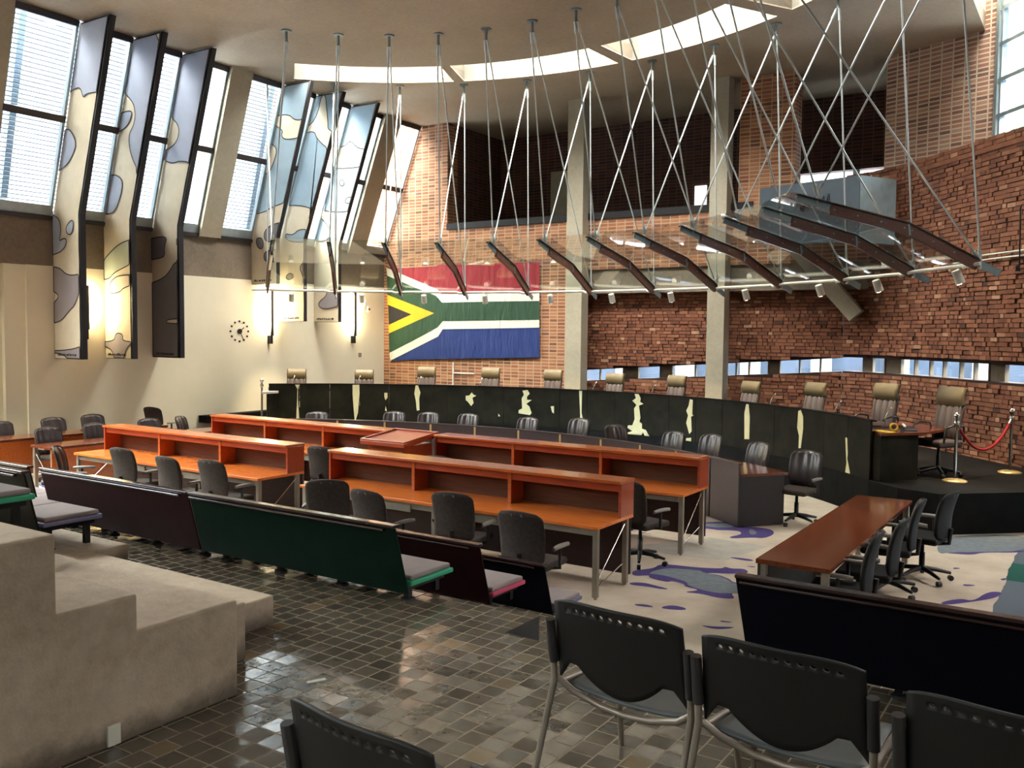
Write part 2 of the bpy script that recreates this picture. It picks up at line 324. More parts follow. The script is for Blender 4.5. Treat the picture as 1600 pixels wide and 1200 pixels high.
BLOBS  =  {1: [('blue',[(-16.09,8.42),(-15.11,8.39),(-15.7,6.95),(-15.99,6.99),(-16.08,6.91),(-16.14,7.11),(-16.3,7.13),(-16.63,6.98)]),('blue',[(-16.92,6.19),(-16.77,6.33),(-16.63,6.44),(-16.48,6.3),(-16.39,6.13),(-16.49,5.95),(-16.77,5.72),(-17.12,5.59),(-17.09,5.79)]),('blue',[(-17.47,4.87),(-17.36,4.92),(-17.12,4.8),(-17.05,4.54),(-17.14,4.32),(-16.96,4.38),(-16.86,4.34),(-16.92,4.2),(-17.14,4.09),(-17.45,4.04),(-17.46,4.4),(-17.34,4.53),(-17.43,4.66)]),('blue',[(-16.88,4.59),(-16.75,4.69),(-16.63,4.71),(-16.65,4.49),(-16.76,4.42),(-16.88,4.48)]),('mauve',[(-17.46,3.75),(-17.35,3.84),(-17.15,3.83),(-16.86,3.64),(-16.59,3.68),(-16.61,3.08),(-16.83,2.97),(-17.14,2.75),(-17.32,2.72),(-17.45,2.85),(-17.43,3.02),(-17.17,3.2),(-17.24,3.34),(-17.46,3.38)]),('mauve',[(-17.45,2.18),(-16.85,2.2),(-16.58,2.32),(-16.57,2.06),(-16.96,2.05),(-16.88,2.13),(-17.45,2.14)])],2: [('blue',[(-15.99,8.33),(-15.0,8.35),(-16.19,5.5),(-16.3,6.03),(-16.35,6.46),(-16.18,6.61),(-16.07,6.82),(-16.14,7.12),(-16.33,7.42)]),('cream2',[(-15.16,8.14),(-15.38,8.11),(-15.49,7.98),(-15.31,7.74)]),('blue',[(-16.57,6.88),(-16.21,6.95),(-16.19,6.83),(-16.4,6.6),(-16.7,6.52)]),('blue',[(-16.87,5.76),(-16.61,5.62),(-16.68,5.35),(-16.91,5.02),(-17.18,4.96),(-17.24,5.04),(-17.14,5.32),(-17.02,5.41),(-17.13,5.48),(-17.01,5.71)]),('green',[(-17.33,3.66),(-17.34,3.87),(-17.24,4.13),(-16.76,4.39),(-16.42,4.44),(-16.43,4.01),(-16.67,3.87),(-17.02,3.77),(-17.2,3.64)]),('pink',[(-17.18,3.4),(-17.2,3.51),(-17.05,3.65),(-16.82,3.72),(-16.44,3.71),(-16.44,3.55),(-16.68,3.47),(-16.83,3.37),(-17.13,3.35)]),('mauve',[(-17.04,2.03),(-17.06,2.23),(-17.34,2.27),(-17.33,2.36),(-17.03,2.37),(-16.98,2.55),(-16.73,2.53),(-16.76,2.37),(-16.42,2.38),(-16.42,2.33),(-16.66,2.3),(-16.74,2.03)])],3: [('blue',[(-16.09,8.37),(-15.16,8.33),(-15.98,6.02),(-16.27,6.15),(-16.49,6.11),(-16.72,6.17),(-16.8,6.37),(-16.53,6.43),(-16.28,6.6),(-16.24,6.9),(-16.44,7.2)]),('grey',[(-17.39,4.56),(-16.78,4.64),(-16.91,4.39),(-16.89,4.23),(-16.97,4.16),(-17.37,4.12)]),('grey',[(-16.59,4.5),(-16.52,4.56),(-16.44,4.53),(-16.44,4.41),(-16.55,4.41)]),('grey',[(-17.36,3.6),(-16.98,3.7),(-16.68,3.92),(-16.6,4.04),(-16.4,4.15),(-16.44,2.02),(-17.38,2.0)]),('cream2',[(-16.89,2.8),(-16.77,2.85),(-16.43,2.86),(-16.43,2.76),(-16.79,2.75)])],4: [('sky',[(-16.18,8.32),(-15.21,8.27),(-16.17,5.65),(-16.53,5.56),(-16.87,5.43),(-17.17,5.4)]),('cream2',[(-16.31,7.6),(-15.9,7.62),(-15.69,7.42),(-15.53,7.46),(-15.71,7.05),(-16.03,7.03),(-16.18,7.15),(-16.08,7.27),(-16.29,7.49)]),('cream2',[(-16.54,7.08),(-16.28,6.92),(-16.47,6.54),(-16.65,6.31),(-16.85,6.33),(-16.66,6.73)]),('grey',[(-16.9,4.84),(-16.86,5.0),(-16.62,5.14),(-16.39,5.18),(-16.41,4.71),(-16.77,4.72)]),('grey',[(-17.14,4.85),(-16.94,4.84),(-16.91,4.59),(-17.08,4.58),(-17.18,4.74)]),('grey',[(-16.92,4.41),(-16.81,4.54),(-16.54,4.55),(-16.55,4.26),(-16.84,4.25)])],5: [('sky',[(-16.15,8.24),(-15.17,8.22),(-16.13,5.28),(-16.26,5.47),(-16.45,5.69),(-16.99,5.73)]),('cream2',[(-16.31,7.55),(-16.05,7.61),(-15.76,7.81),(-15.64,7.61),(-15.64,7.38),(-15.51,7.32),(-15.61,6.79),(-15.8,6.86),(-16.02,7.24),(-16.09,7.45),(-16.31,7.39)]),('sky',[(-17.13,5.05),(-16.86,4.97),(-16.59,5.14),(-16.22,5.01),(-16.26,4.78),(-17.03,4.81)]),('mauve',[(-16.59,4.34),(-16.29,4.33),(-16.29,3.82),(-16.59,3.77),(-16.69,4.2)]),('grey',[(-17.13,3.95),(-16.96,4.07),(-16.78,3.98),(-16.96,3.87)])],6: [('sky',[(-16.26,8.28),(-15.23,8.24),(-16.13,5.67),(-16.46,5.65),(-16.97,5.78)]),('cream2',[(-16.49,7.27),(-16.23,7.29),(-16.06,7.44),(-15.8,7.18),(-15.64,7.14),(-15.77,6.75),(-16.13,6.73),(-16.6,6.82)]),('cream2',[(-16.36,6.49),(-16.26,6.41),(-16.29,6.31),(-16.39,6.32),(-16.44,6.4)]),('cream2',[(-16.13,6.03),(-16.06,5.96),(-16.12,5.85),(-16.22,5.86),(-16.24,5.94)]),('sky',[(-16.97,5.68),(-16.77,5.3),(-16.77,5.05),(-17.01,4.92),(-17.29,5.03),(-17.15,5.42)]),('mauve',[(-16.87,3.69),(-16.38,3.66),(-16.4,3.39),(-16.7,3.22),(-16.98,3.19),(-17.19,3.27),(-17.15,3.4),(-16.91,3.52)])]}
PATCHES  =  [[(-45.13,1.39),(-44.4,1.39),(-44.68,1.29),(-44.72,1.07),(-44.51,0.59),(-44.97,0.59),(-44.81,1.07),(-44.77,1.29)],[(-36.28,1.39),(-35.25,1.4),(-35.21,1.19),(-35.34,0.93),(-35.44,0.74),(-35.77,0.58),(-35.96,0.58),(-36.09,0.79),(-36.28,1.16)],[(-31.29,1.21),(-30.81,1.21),(-30.81,1.1),(-31.1,1.04),(-31.29,1.11)],[(-31.09,0.9),(-30.9,0.79),(-31.17,0.79)],[(-26.33,1.41),(-25.95,1.41),(-25.56,1.23),(-25.75,1.09),(-25.7,0.82),(-26.12,0.81),(-26.28,1.04),(-26.52,1.2)],[(-18.22,1.18),(-17.64,1.19),(-17.25,1.26),(-16.95,1.21),(-16.46,1.19),(-17.14,1.14),(-16.94,1.02),(-17.33,0.95),(-17.92,1.05),(-18.22,1.08)],[(-8.91,1.34),(-8.08,1.36),(-7.72,1.28),(-8.17,1.21),(-8.16,1.14),(-7.37,1.14),(-8.26,1.05),(-7.75,0.99),(-7.38,0.85),(-7.64,0.8),(-9.53,0.83),(-9.5,0.9),(-8.94,0.94),(-9.02,1.17),(-8.67,1.25)],[(-4.2,1.02),(-3.66,1.03),(-3.65,0.87),(-3.95,0.89)],[(-12.84,0.8),(-12.54,0.74),(-12.89,0.74)],[(0.52,1.42),(1.02,1.42),(0.99,1.18),(0.98,0.92),(1.19,0.79),(1.12,0.58),(0.51,0.58),(0.78,0.84)],[(9.91,1.42),(10.59,1.43),(10.95,1.31),(10.86,1.24),(11.44,1.2),(10.67,1.16),(10.97,0.91),(10.78,0.83),(11.24,0.79),(11.25,0.69),(11.91,0.67),(12.61,0.54),(11.79,0.53),(11.47,0.62),(11.07,0.52),(8.4,0.55),(9.62,0.62),(8.79,0.68),(8.89,0.73),(9.6,0.74),(9.99,0.87),(9.86,1.09),(10.26,1.17),(9.53,1.25),(10.14,1.31)],[(19.4,1.37),(19.92,1.36),(19.88,1.22),(19.87,1.08),(20.08,1.06),(19.67,1.03),(19.83,0.75),(19.42,0.69),(18.86,0.9),(19.15,1.05),(18.82,1.14),(19.21,1.24)],[(18.92,0.6),(19.75,0.62),(19.77,0.51),(18.73,0.5)],[(29.28,1.38),(29.71,1.38),(29.98,1.16),(29.97,0.75),(29.12,0.74),(29.0,1.21)],[(38.74,1.37),(39.18,1.41),(39.66,1.29),(39.73,1.09),(39.38,0.76),(38.98,0.75),(38.99,0.96),(38.61,1.09)],[(47.86,1.08),(48.22,1.08),(48.43,0.85),(48.35,0.76),(48.9,0.59),(49.23,0.39),(49.44,0.18),(49.33,0.15),(47.33,0.0),(47.38,0.16),(48.19,0.26),(47.97,0.49),(48.25,0.7),(48.06,0.88)],[(44.2,0.13),(45.13,0.16),(45.73,0.12),(45.53,0.03),(44.37,-0.01)],[(52.98,0.39),(53.5,0.38),(53.53,0.32),(53.01,0.31)]]
FLAG  =  [('blue',[(-17.11,2.02),(-15.35,2.79),(-12.08,2.82),(-12.07,2.01),(-13.44,1.96),(-15.37,1.89),(-17.11,1.8)]),('red',[(-17.24,4.47),(-16.6,4.42),(-15.44,4.44),(-15.23,4.49),(-13.51,4.39),(-13.49,4.46),(-12.1,4.43),(-12.09,3.46),(-15.22,3.5),(-17.24,4.36)]),('white',[(-17.24,4.46),(-16.6,4.23),(-15.38,3.8),(-15.25,3.67),(-13.51,3.66),(-12.09,3.65),(-12.08,2.77),(-13.5,2.74),(-15.19,2.71),(-15.35,2.51),(-17.08,1.8),(-17.11,2.04),(-17.2,4.21)]),('green',[(-17.21,4.23),(-16.27,3.9),(-15.43,3.63),(-15.22,3.44),(-13.5,3.45),(-12.09,3.45),(-12.08,2.97),(-13.5,2.95),(-15.19,2.93),(-15.37,2.76),(-16.26,2.37),(-17.11,2.02)]),('yellow',[(-17.19,3.68),(-15.49,3.15),(-17.13,2.58)]),('black',[(-17.16,3.4),(-16.29,3.12),(-17.13,2.82)])]
CARPET  =  [('g',[(-4.71,10.2),(-4.17,11.08),(-3.4,11.02),(-3.59,10.02),(-4.01,9.96),(-4.51,9.89)]),('p',[(-4.29,9.0),(-4.13,9.21),(-4.15,9.44),(-3.97,9.51),(-3.75,9.54),(-3.49,9.66),(-3.5,9.77),(-3.41,9.72),(-3.29,9.81),(-3.19,9.69),(-3.22,9.57),(-3.6,9.37),(-3.44,9.39),(-3.28,9.3),(-3.21,9.2),(-3.14,9.2),(-2.93,9.12),(-2.86,8.91),(-3.0,8.81),(-3.08,8.78),(-2.96,8.61),(-3.13,8.54),(-3.31,8.59),(-3.51,8.53),(-3.36,8.71),(-3.56,8.73),(-3.59,8.82),(-3.76,8.87),(-3.77,8.78),(-4.02,8.83),(-4.04,8.94),(-4.18,8.78)]),('b',[(-4.09,9.11),(-4.01,9.32),(-3.83,9.39),(-3.66,9.45),(-3.62,9.38),(-3.44,9.36),(-3.27,9.25),(-3.22,9.17),(-3.13,9.15),(-2.98,9.09),(-2.92,8.92),(-3.02,8.82),(-3.16,8.71),(-3.32,8.71),(-3.55,8.79),(-3.59,8.9),(-3.76,8.98),(-3.96,9.02),(-4.08,8.97)]),('p',[(-4.1,8.54),(-3.98,8.63),(-3.83,8.6),(-3.63,8.55),(-3.73,8.5),(-3.87,8.51),(-4.05,8.46)]),('p',[(-3.62,10.2),(-3.53,10.26),(-3.33,10.27),(-3.32,10.18),(-3.44,10.16)]),('p',[(-3.33,9.92),(-3.22,9.98),(-3.2,9.92)]),('p',[(-4.68,11.85),(-4.32,12.21),(-4.1,11.98),(-3.89,12.04),(-3.69,12.05),(-3.57,11.86),(-3.55,11.61),(-3.6,11.42),(-3.71,11.41),(-3.92,11.18),(-3.99,11.25),(-3.9,11.49),(-3.97,11.66),(-4.09,11.66),(-4.25,11.55),(-4.32,11.57),(-4.54,11.52)]),('b',[(-3.93,11.87),(-3.86,11.87),(-3.73,11.65),(-3.8,11.52)]),('b',[(-4.57,11.8),(-4.31,12.09),(-4.11,11.91),(-4.28,11.71),(-4.52,11.68)]),('p',[(-4.87,12.6),(-4.67,12.62),(-4.78,12.39)]),('p',[(-3.73,7.88),(-3.61,7.94),(-3.5,7.89),(-3.68,7.83)]),('p',[(-3.47,7.96),(-3.4,8.07),(-3.25,8.05),(-3.24,7.97),(-3.44,7.89)]),('p',[(-2.86,7.88),(-2.71,7.9),(-2.83,7.83)]),('p',[(-2.97,7.64),(-2.85,7.67),(-2.67,7.78),(-2.7,7.7),(-2.81,7.6)]),('b',[(-1.73,12.96),(-0.7,13.83),(-0.68,12.68),(-1.14,12.3),(-1.46,12.04),(-1.6,11.82)]),('p',[(-1.54,11.96),(-1.06,12.49),(-0.69,12.71),(-0.76,12.52),(-1.14,12.28),(-1.23,12.05),(-1.41,11.99)]),('p',[(-1.34,11.27),(-1.25,11.27),(-1.33,11.16)]),('p',[(-1.17,10.55),(-1.01,10.6),(-1.13,10.46)]),('p',[(-1.27,9.67),(-1.11,9.96),(-0.99,9.91),(-0.91,10.38),(-0.78,10.47),(-0.79,10.28),(-0.86,10.09),(-1.04,9.83),(-1.2,9.61)]),('p',[(-0.86,11.0),(-0.78,11.13),(-0.8,10.96)])]
# ------------------------------------------------------------------ setting
YB = 19.7; XL = -17.37; ZC = 8.3
T0, T1, T2 = .8, .47, .14            # audience tiers
SX, AX0, AX1 = -3.55, -2.98, -1.62
# carpeted well
def smooth(poly, n=2):                             # rounds of corner cutting
    for _ in range(n):
        q = []
        for a, b in zip(poly, poly[1:]+poly[:1]): q += [(a[0]*.75+b[0]*.25, a[1]*.75+b[1]*.25), (a[0]*.25+b[0]*.75, a[1]*.25+b[1]*.75)]
        poly = q
    return poly
fl = MB().box(-17.6, 4.7, 6.3, 15.8, -.1, 0)
for i, (c, pg) in enumerate(CARPET):
    if sum(a[0]*b[1]-a[1]*b[0] for a, b in zip(pg, pg[1:]+pg[:1])) < 0: pg = pg[::-1]
    if c != 'g': pg = smooth(pg)
    z = {'g':.001,'p':.002,'b':.003}[c]; fl.add([(x,y,z) for x,y in pg], [list(range(len(pg)))], {'p':1,'b':2,'g':3}[c])
struct('floor', fl, [M['carpet'], M['cp'], M['cb'], M['cg']])
# tiled tiers stepping down to the well, with an aisle of steps between the two seating banks
tl = MB().box(-17.6, AX0, -4, 4.887, -.1, T0).box(AX0, AX1, -4, 4.486, -.1, T0).box(AX1, 4.5, -4, 4.887, -.1, T0)
tl.box(-17.6, AX0, 4.887, 5.85, -.1, T1).box(AX1, 4.5, 4.887, 5.85, -.1, T1)
tl.box(-17.6, AX0, 5.85, 6.75, -.1, T2).box(AX1, 4.5, 5.85, 6.75, -.1, T2)
for y0, y1, z in ((4.486,4.93,.635),(4.93,5.4,.47),(5.4,5.85,.305),(5.85,6.3,.14)): tl.box(AX0, AX1, y0, y1, -.1, z)
tl.m = [0 if all(abs(tl.v[i][2]-tl.v[f[0]][2]) < 1e-6 for i in f) else 1 for f in tl.f]
struct('floor_tiles', tl, [M['tile'], M['riser']])

# back wall of stack-bond brick with the gallery openings
bw = MB()
bw.box(-22, -15.1, YB, YB+.45, -.1, 10)                       # full height pier behind the flag
bw.box(-15.1, -11.0, YB, YB+.45, -.1, 5.5)
bw.box(-11.0, -3.9, YB, YB+.3, 4.2, 5.5)                      # band below the gallery
bw.box(-6.95, -5.72, YB, YB+.45, 5.5, 8.6)                    # pier between the openings
struct('wall_back', bw, M['brick'])
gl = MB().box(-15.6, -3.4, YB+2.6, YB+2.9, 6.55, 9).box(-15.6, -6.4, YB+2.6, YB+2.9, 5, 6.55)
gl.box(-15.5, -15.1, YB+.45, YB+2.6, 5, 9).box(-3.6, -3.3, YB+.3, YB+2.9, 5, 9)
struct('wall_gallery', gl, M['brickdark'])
struct('trim_1', MB().box(-15.1, -6.6, YB-.04, YB+2.6, 5.42, 5.58).box(-6.6, -3.4, YB+.3, YB+2.6, 5.35, 5.5), M['blacksteel'])
struct('door_1', MB().box(-13.33, -12.38, YB+2.5, YB+2.6, 5.58, 7.2).box(-13.2, -12.5, YB+2.47, YB+2.5, 5.6, 7.1), M['door'])
# gallery windows that let daylight in behind the parapet
gw = tag(MB().box(-6.35,-4.2,YB+2.66,YB+2.72,5.5,5.62).box(-5.1,-4.95,YB+2.6,YB+2.75,5.5,6.55).build('window_1', M['alu']), kind='structure')
MB().box(-6.4,-3.4,YB+2.68,YB+2.69,5.5,6.55).build('pane', M['glass'], gw)
tag(MB().box(-9.02,-8.7,YB+2.56,YB+2.6,5.95,6.47).build('window_20', M['litwin']), kind='structure')
# concrete lintel over the recess, the two tall columns and the raking strut
struct('trim_3', MB().box(-11.0, -4.0, YB+.06, YB+.9, 3.62, 4.2), M['beamconc'])
struct('trim_4', MB().box(-11.16, -10.72, YB-.32, YB+.02, -.1, ZC), M['colconc'])
struct('trim_5', MB().box(-7.5, -7.1, YB-.32, YB+.02, -.1, ZC), M['colconc'])
struct('trim_6', MB().beam((-5.6,YB-.1,4.5), (-4.33,YB-.05,3.05), .32, .3, (0,1,0)), M['colconc'])

# upper right brick wall, turned towards the room
def wallpoly(name, p0, p1, z0, z1, th, m):
    d = Vector((p1[0]-p0[0], p1[1]-p0[1])); o = struct(name, MB().box(0, d.length, 0, th, z0, z1), m)
    o.location = (p0[0], p0[1], 0); o.rotation_euler = (0,0,math.atan2(d.y, d.x)); return o
wallpoly('wall_upper_right', (-3.9,YB), (-1.83,18.86), 5.4, 10.5, .35, M['brickpale'])

# rough dry-stacked brick: real bricks, every one its own depth, along a bent line
def stacked(name, line, z0, z1, slit=None, end=None):
    mb = MB(); L = [0]
    for a, b in zip(line, line[1:]): L.append(L[-1]+math.hypot(b[0]-a[0], b[1]-a[1]))
    def pos(s, off):
        for i in range(len(line)-1):
            if s <= L[i+1] or i == len(line)-2:
                a, b = line[i], line[i+1]; l = L[i+1]-L[i]; t = (s-L[i])/l
                d = ((b[0]-a[0])/l, (b[1]-a[1])/l)
                return (a[0]+d[0]*(s-L[i])+d[1]*off, a[1]+d[1]*(s-L[i])-d[0]*off)
    z = z0; row = 0
    while z < z1-.03:
        h = .076; s = -random.random()*.2
        while s < L[-1]:
            w = random.choice((.105,.11,.11,.15,.18,.21,.22,.23)); g_ = random.uniform(.003,.008); a, b = max(s,0)+g_, min(s+w, L[-1])-g_; s += w
            if b-a < .03: continue
            mid = (a+b)/2
            if slit:
                lo, hi = slit(mid)
                if z+h > lo and z < hi: continue
            o = random.uniform(-.012,.022); tone = min(1,max(0,random.gauss(.52,.2)+.15*(random.random()<.1)))
            j = [random.uniform(-.004,.004) for _ in range(4)]
            x0, y0 = pos(a, o); x1, y1 = pos(b, o+j[0]); u0, v0 = pos(a, -.08); u1, v1 = pos(b, -.08)
            za, zb = z+.007+j[1], z+h-.002+j[2]
            mb.add([(x0,y0,za),(x1,y1,za),(x1,y1,zb),(x0,y0,zb),(u0,v0,za),(u1,v1,za),(u1,v1,zb),(u0,v0,zb)],
                   [[0,1,2,3],[4,5,1,0],[3,2,6,7],[1,5,6,2],[4,0,3,7]], 0, False, tone)
        z += h+.003; row += 1
    # dark core behind the joints, left open along the window slit
    n = 24
    for i in range(n):
        a, b = L[-1]*i/n, L[-1]*(i+1)/n
        q = lambda s, o, z: (*pos(s, o), z)
        zs = [(z0, z1)]
        if slit:
            la, ha = slit(a); lb, hb = slit(b)
            mb.hexa([q(a,-.05,z0),q(b,-.05,z0),q(b,-.4,z0),q(a,-.4,z0)], [q(a,-.05,la),q(b,-.05,lb),q(b,-.4,lb),q(a,-.4,la)], 1)
            mb.hexa([q(a,-.05,ha),q(b,-.05,hb),q(b,-.4,hb),q(a,-.4,ha)], [q(a,-.05,z1-.08),q(b,-.05,z1-.08),q(b,-.4,z1-.08),q(a,-.4,z1-.08)], 1)
        else: mb.hexa([q(a,-.05,z0),q(b,-.05,z0),q(b,-.4,z0),q(a,-.4,z0)], [q(a,-.05,z1),q(b,-.05,z1),q(b,-.4,z1),q(a,-.4,z1)], 1)
    o = mb.build(name, [M['stack'], M['mort']], tone=True); return tag(o, kind='structure'), pos, L
RY = YB+.35
rec_line = [(-11.1,RY),(-4.7,RY-.02)]
def rec_slit(s): t = s/6.4; return (1.43+.44*t, 1.70+.46*t)
_, rpos, rL = stacked('wall_recess', rec_line, .5, 3.7, rec_slit)
r_line = [(-4.7,RY-.02),(-4.1,19.75),(-3.5,19.28),(-2.93,18.72),(-2.3,18.0),(-1.2,16.75),(1.6,13.5),(3.2,11.6),(4.7,9.8)]
def r_slit(s): return (1.88, 2.18)
_, qpos, qL = stacked('wall_right', r_line, .5, 6.0, r_slit)
# slit windows: panes, mullions and blank spandrels
def slitwin(name, pos, f, cuts, blanks):
    fr = MB(); pn = MB()
    q = lambda s, o, z: (*pos(s, o), z)
    for i in range(len(cuts)-1):
        a, b = cuts[i], cuts[i+1]; la, ha = f(a); lb, hb = f(b)
        tgt = fr if i in blanks else pn; d0, d1 = (-.24,-.30) if i in blanks else (-.26,-.265)
        tgt.hexa([q(a,d0,la),q(b,d0,lb),q(b,d1,lb),q(a,d1,la)], [q(a,d0,ha),q(b,d0,hb),q(b,d1,hb),q(a,d1,ha)])
    for s in cuts[1:-1]:
        l, h = f(s); fr.hexa([q(s-.015,-.22,l),q(s+.015,-.22,l),q(s+.015,-.3,l),q(s-.015,-.3,l)], [q(s-.015,-.22,h),q(s+.015,-.22,h),q(s+.015,-.3,h),q(s-.015,-.3,h)])
    l0, l1 = f(cuts[0])[0], f(cuts[-1])[0]
    w = tag(fr.build(name, M['beamconc']), kind='structure'); pn.build('pane', M['glass'], w); return w
slitwin('window_2', rpos, rec_slit, [0,.45,1.1,1.5,2.1,2.4,3.0,3.5,4.0,4.3,4.75,5.0,5.45,5.9,6.4], {2,4,10})
slitwin('window_3', qpos, r_slit, [.35,.6,.9,1.35,1.75,2.2,2.6,3.1,3.5,3.9,4.3,4.8,5.6,6.6,8,10,13.2], {0,2,9})

# big glazed screen standing on the right wall, running towards the viewer
o = thing('window_4', None, None, (-1.83,18.86,0), math.atan2(-.78,.62)); o['kind'] = 'structure'
f = MB(); f.box(0,.09,-.06,.06,5.9,10.4).box(.14,.19,-.05,.05,5.9,10.4)
for z in (5.98,6.62,7.26,7.9,8.54,9.18,9.82): f.box(0,2.6,-.05,.05,z,z+.07)
for x in (1.3,2.6): f.box(x,x+.06,-.05,.05,5.9,10.4)
f.build('frame', M['alu'], o); MB().box(0,2.6,-.004,.004,5.9,10.4).build('pane', M['glass'], o)
wallpoly('wall_upper_side', (-1.83+2.66*.622,18.86-2.66*.783), (3.9,11.6), 5.9, 10.5, .3, M['brickpale'])
struct('trim_7', MB().prism([(-3.4,19.2),(-1.2,16.7),(1.6,13.5),(3.2,11.6),(3.9,12.2),(1.0,15.9),(-1.9,18.95),(-3.4,19.9)], 5.78, 5.86), M['stackplain'])

# left wall: white plaster below, concrete lintel, then glass leaning into the room
struct('wall_left', MB().box(XL-.35, XL, 9.4, YB, -.1, 3.85).box(XL-.5, XL-.16, -4, 9.4, -.1, 3.9).box(XL-.5, XL-.06, 9.0, 9.4, -.1, 3.87), M['white'])
struct('trim_8', MB().box(XL-.4, XL, 7, YB, 3.85, 4.8).box(XL-.5, XL-.06, -4, 7, 3.9, 4.85), M['beamconc'])
XT = -16.03
LEAN = lambda y: -.16 if y < 15.2 else 0
def S(y, t, off=0):      # point on the leaning plane; off pushes into the room
    nx, nz = 3.5, -(XT-XL); l = math.hypot(nx, nz); return Vector((XL+(XT-XL)*t+off*nx/l, y+LEAN(y)*t, 4.8+3.5*t+off*nz/l))
UPN = Vector((3.5, 0, -(XT-XL))).normalized()
def plank(mb, y0, y1, t0, t1, o0, o1, mi=0):
    return mb.hexa([S(y0,t0,o0),S(y1,t0,o0),S(y1,t0,o1),S(y0,t0,o1)], [S(y0,t1,o0),S(y1,t1,o0),S(y1,t1,o1),S(y0,t1,o1)], mi)
cc = MB(); plank(cc, 13.3, 13.87, 0, 1.02, -.35, .14); plank(cc, 18.1, 18.72, 0, 1.02, -.35, .14); plank(cc, 7.75, 8.68, 0, 1.02, -.35, .14)
struct('trim_9', cc, M['colconc'])
bays = [(8.7,9.9),(9.98,11.0),(11.06,12.12),(12.2,13.3),(13.87,14.85),(14.92,15.7),(15.78,16.9),(16.98,18.1),(18.72,19.66)]
places = ['first bay from the left','between the first and second banners','between the second and third banners','','right of the leaning concrete pier','between the fourth and fifth banners','','','']
for i, (a, b) in enumerate(bays):
    f = MB()
    plank(f, a, b, 0, .065, -.06, .05, 1); plank(f, a, b, .97, 1.0, -.05, .05)
    plank(f, a, a+.05, .06, .97, -.05, .04, 1); plank(f, b-.05, b, .06, .97, -.05, .04, 1)
    plank(f, a, b, .495, .53, -.05, .05); plank(f, a, b, -.01, .012, -.06, .09)
    w = tag(f.build('window_%d' % (i+5), [M['frame'], M['alu']]), kind='structure')
    g = MB(); plank(g, a+.05, b-.05, .065, .97, -.004, .004); g.build('pane', M['glass'], w)
    if places[i]:
        s = MB(); n = 44
        for k in range(n):
            t = (k+.5)/n; p0 = S(a-.04, t, -.3); s.box(p0.x-.032, p0.x+.032, a-.04, b+.04, p0.z-.006, p0.z+.006)
        so = tag(s.build('sun_blind', M['slat']), 'slatted sun blind outside the tall leaning window, '+places[i], 'sun blind', 'slatted blinds outside the leaning windows')
        pm = MB(); yy = a+(b-a)*.55; pm.beam((-18.3,yy,4.4),(-17.0,yy-.12,8.6),.13,.13,(0,1,0)); pm.build('post', M['post'], so)

# ceiling slab with the ring of curved skylights
CX, CY = -9.2, 8.7
edge = [(XT,-4),(4.6,-4),(4.6,9),(1.2,14),(-2.07,16.6),(-2.07,YB+3),(XT,YB+3)]
def rlim(a):
    d = (math.sin(a), math.cos(a)); best = 60
    for p, q in zip(edge, edge[1:]+edge[:1]):
        ex, ey = q[0]-p[0], q[1]-p[1]; den = d[0]*ey-d[1]*ex
        if abs(den) < 1e-9: continue
        t = ((p[0]-CX)*ey-(p[1]-CY)*ex)/den; u = ((p[0]-CX)*d[1]-(p[1]-CY)*d[0])/den
        if t > 0 and -1e-6 <= u <= 1+1e-6: best = min(best, t)
    return best
RI, RO = 7.38, 8.58
opens = [(-47.2,-23.0),(-21.4,3.0),(5.2,28.6),(31.0,54.0)]
angs = sorted(set([round(-180+2*i,3) for i in range(180)] + [a for o in opens for a in o] + [round(math.degrees(math.atan2(p[0]-CX,p[1]-CY)),3) for p in edge]))
cl = MB(); pt = lambda r, a, z: (CX+r*math.sin(a), CY+r*math.cos(a), z)
for k in range(len(angs)):
    A0 = angs[k]; A1 = angs[(k+1) % len(angs)] + (360 if k == len(angs)-1 else 0)
    if A1-A0 < 1e-3: continue
    a, b = R(A0), R(A1); la, lb = rlim(a), rlim(b); mid = (A0+A1)/2
    def ring(r0a, r0b, r1a, r1b):
        if r1a-r0a < .005 and r1b-r0b < .005: return
        cl.hexa([pt(r0a,a,ZC),pt(r1a,a,ZC),pt(r1b,b,ZC),pt(r0b,b,ZC)], [pt(r0a,a,ZC+.3),pt(r1a,a,ZC+.3),pt(r1b,b,ZC+.3),pt(r0b,b,ZC+.3)])
    hole = any(o0 <= mid <= o1 for o0, o1 in opens)
    ring(.001, .001, min(RI,la), min(RI,lb))
    if not hole: ring(min(RI,la), min(RI,lb), min(RO,la), min(RO,lb))
    ring(min(RO,la), min(RO,lb), la, lb)
struct('ceiling', cl, M['ceil'])
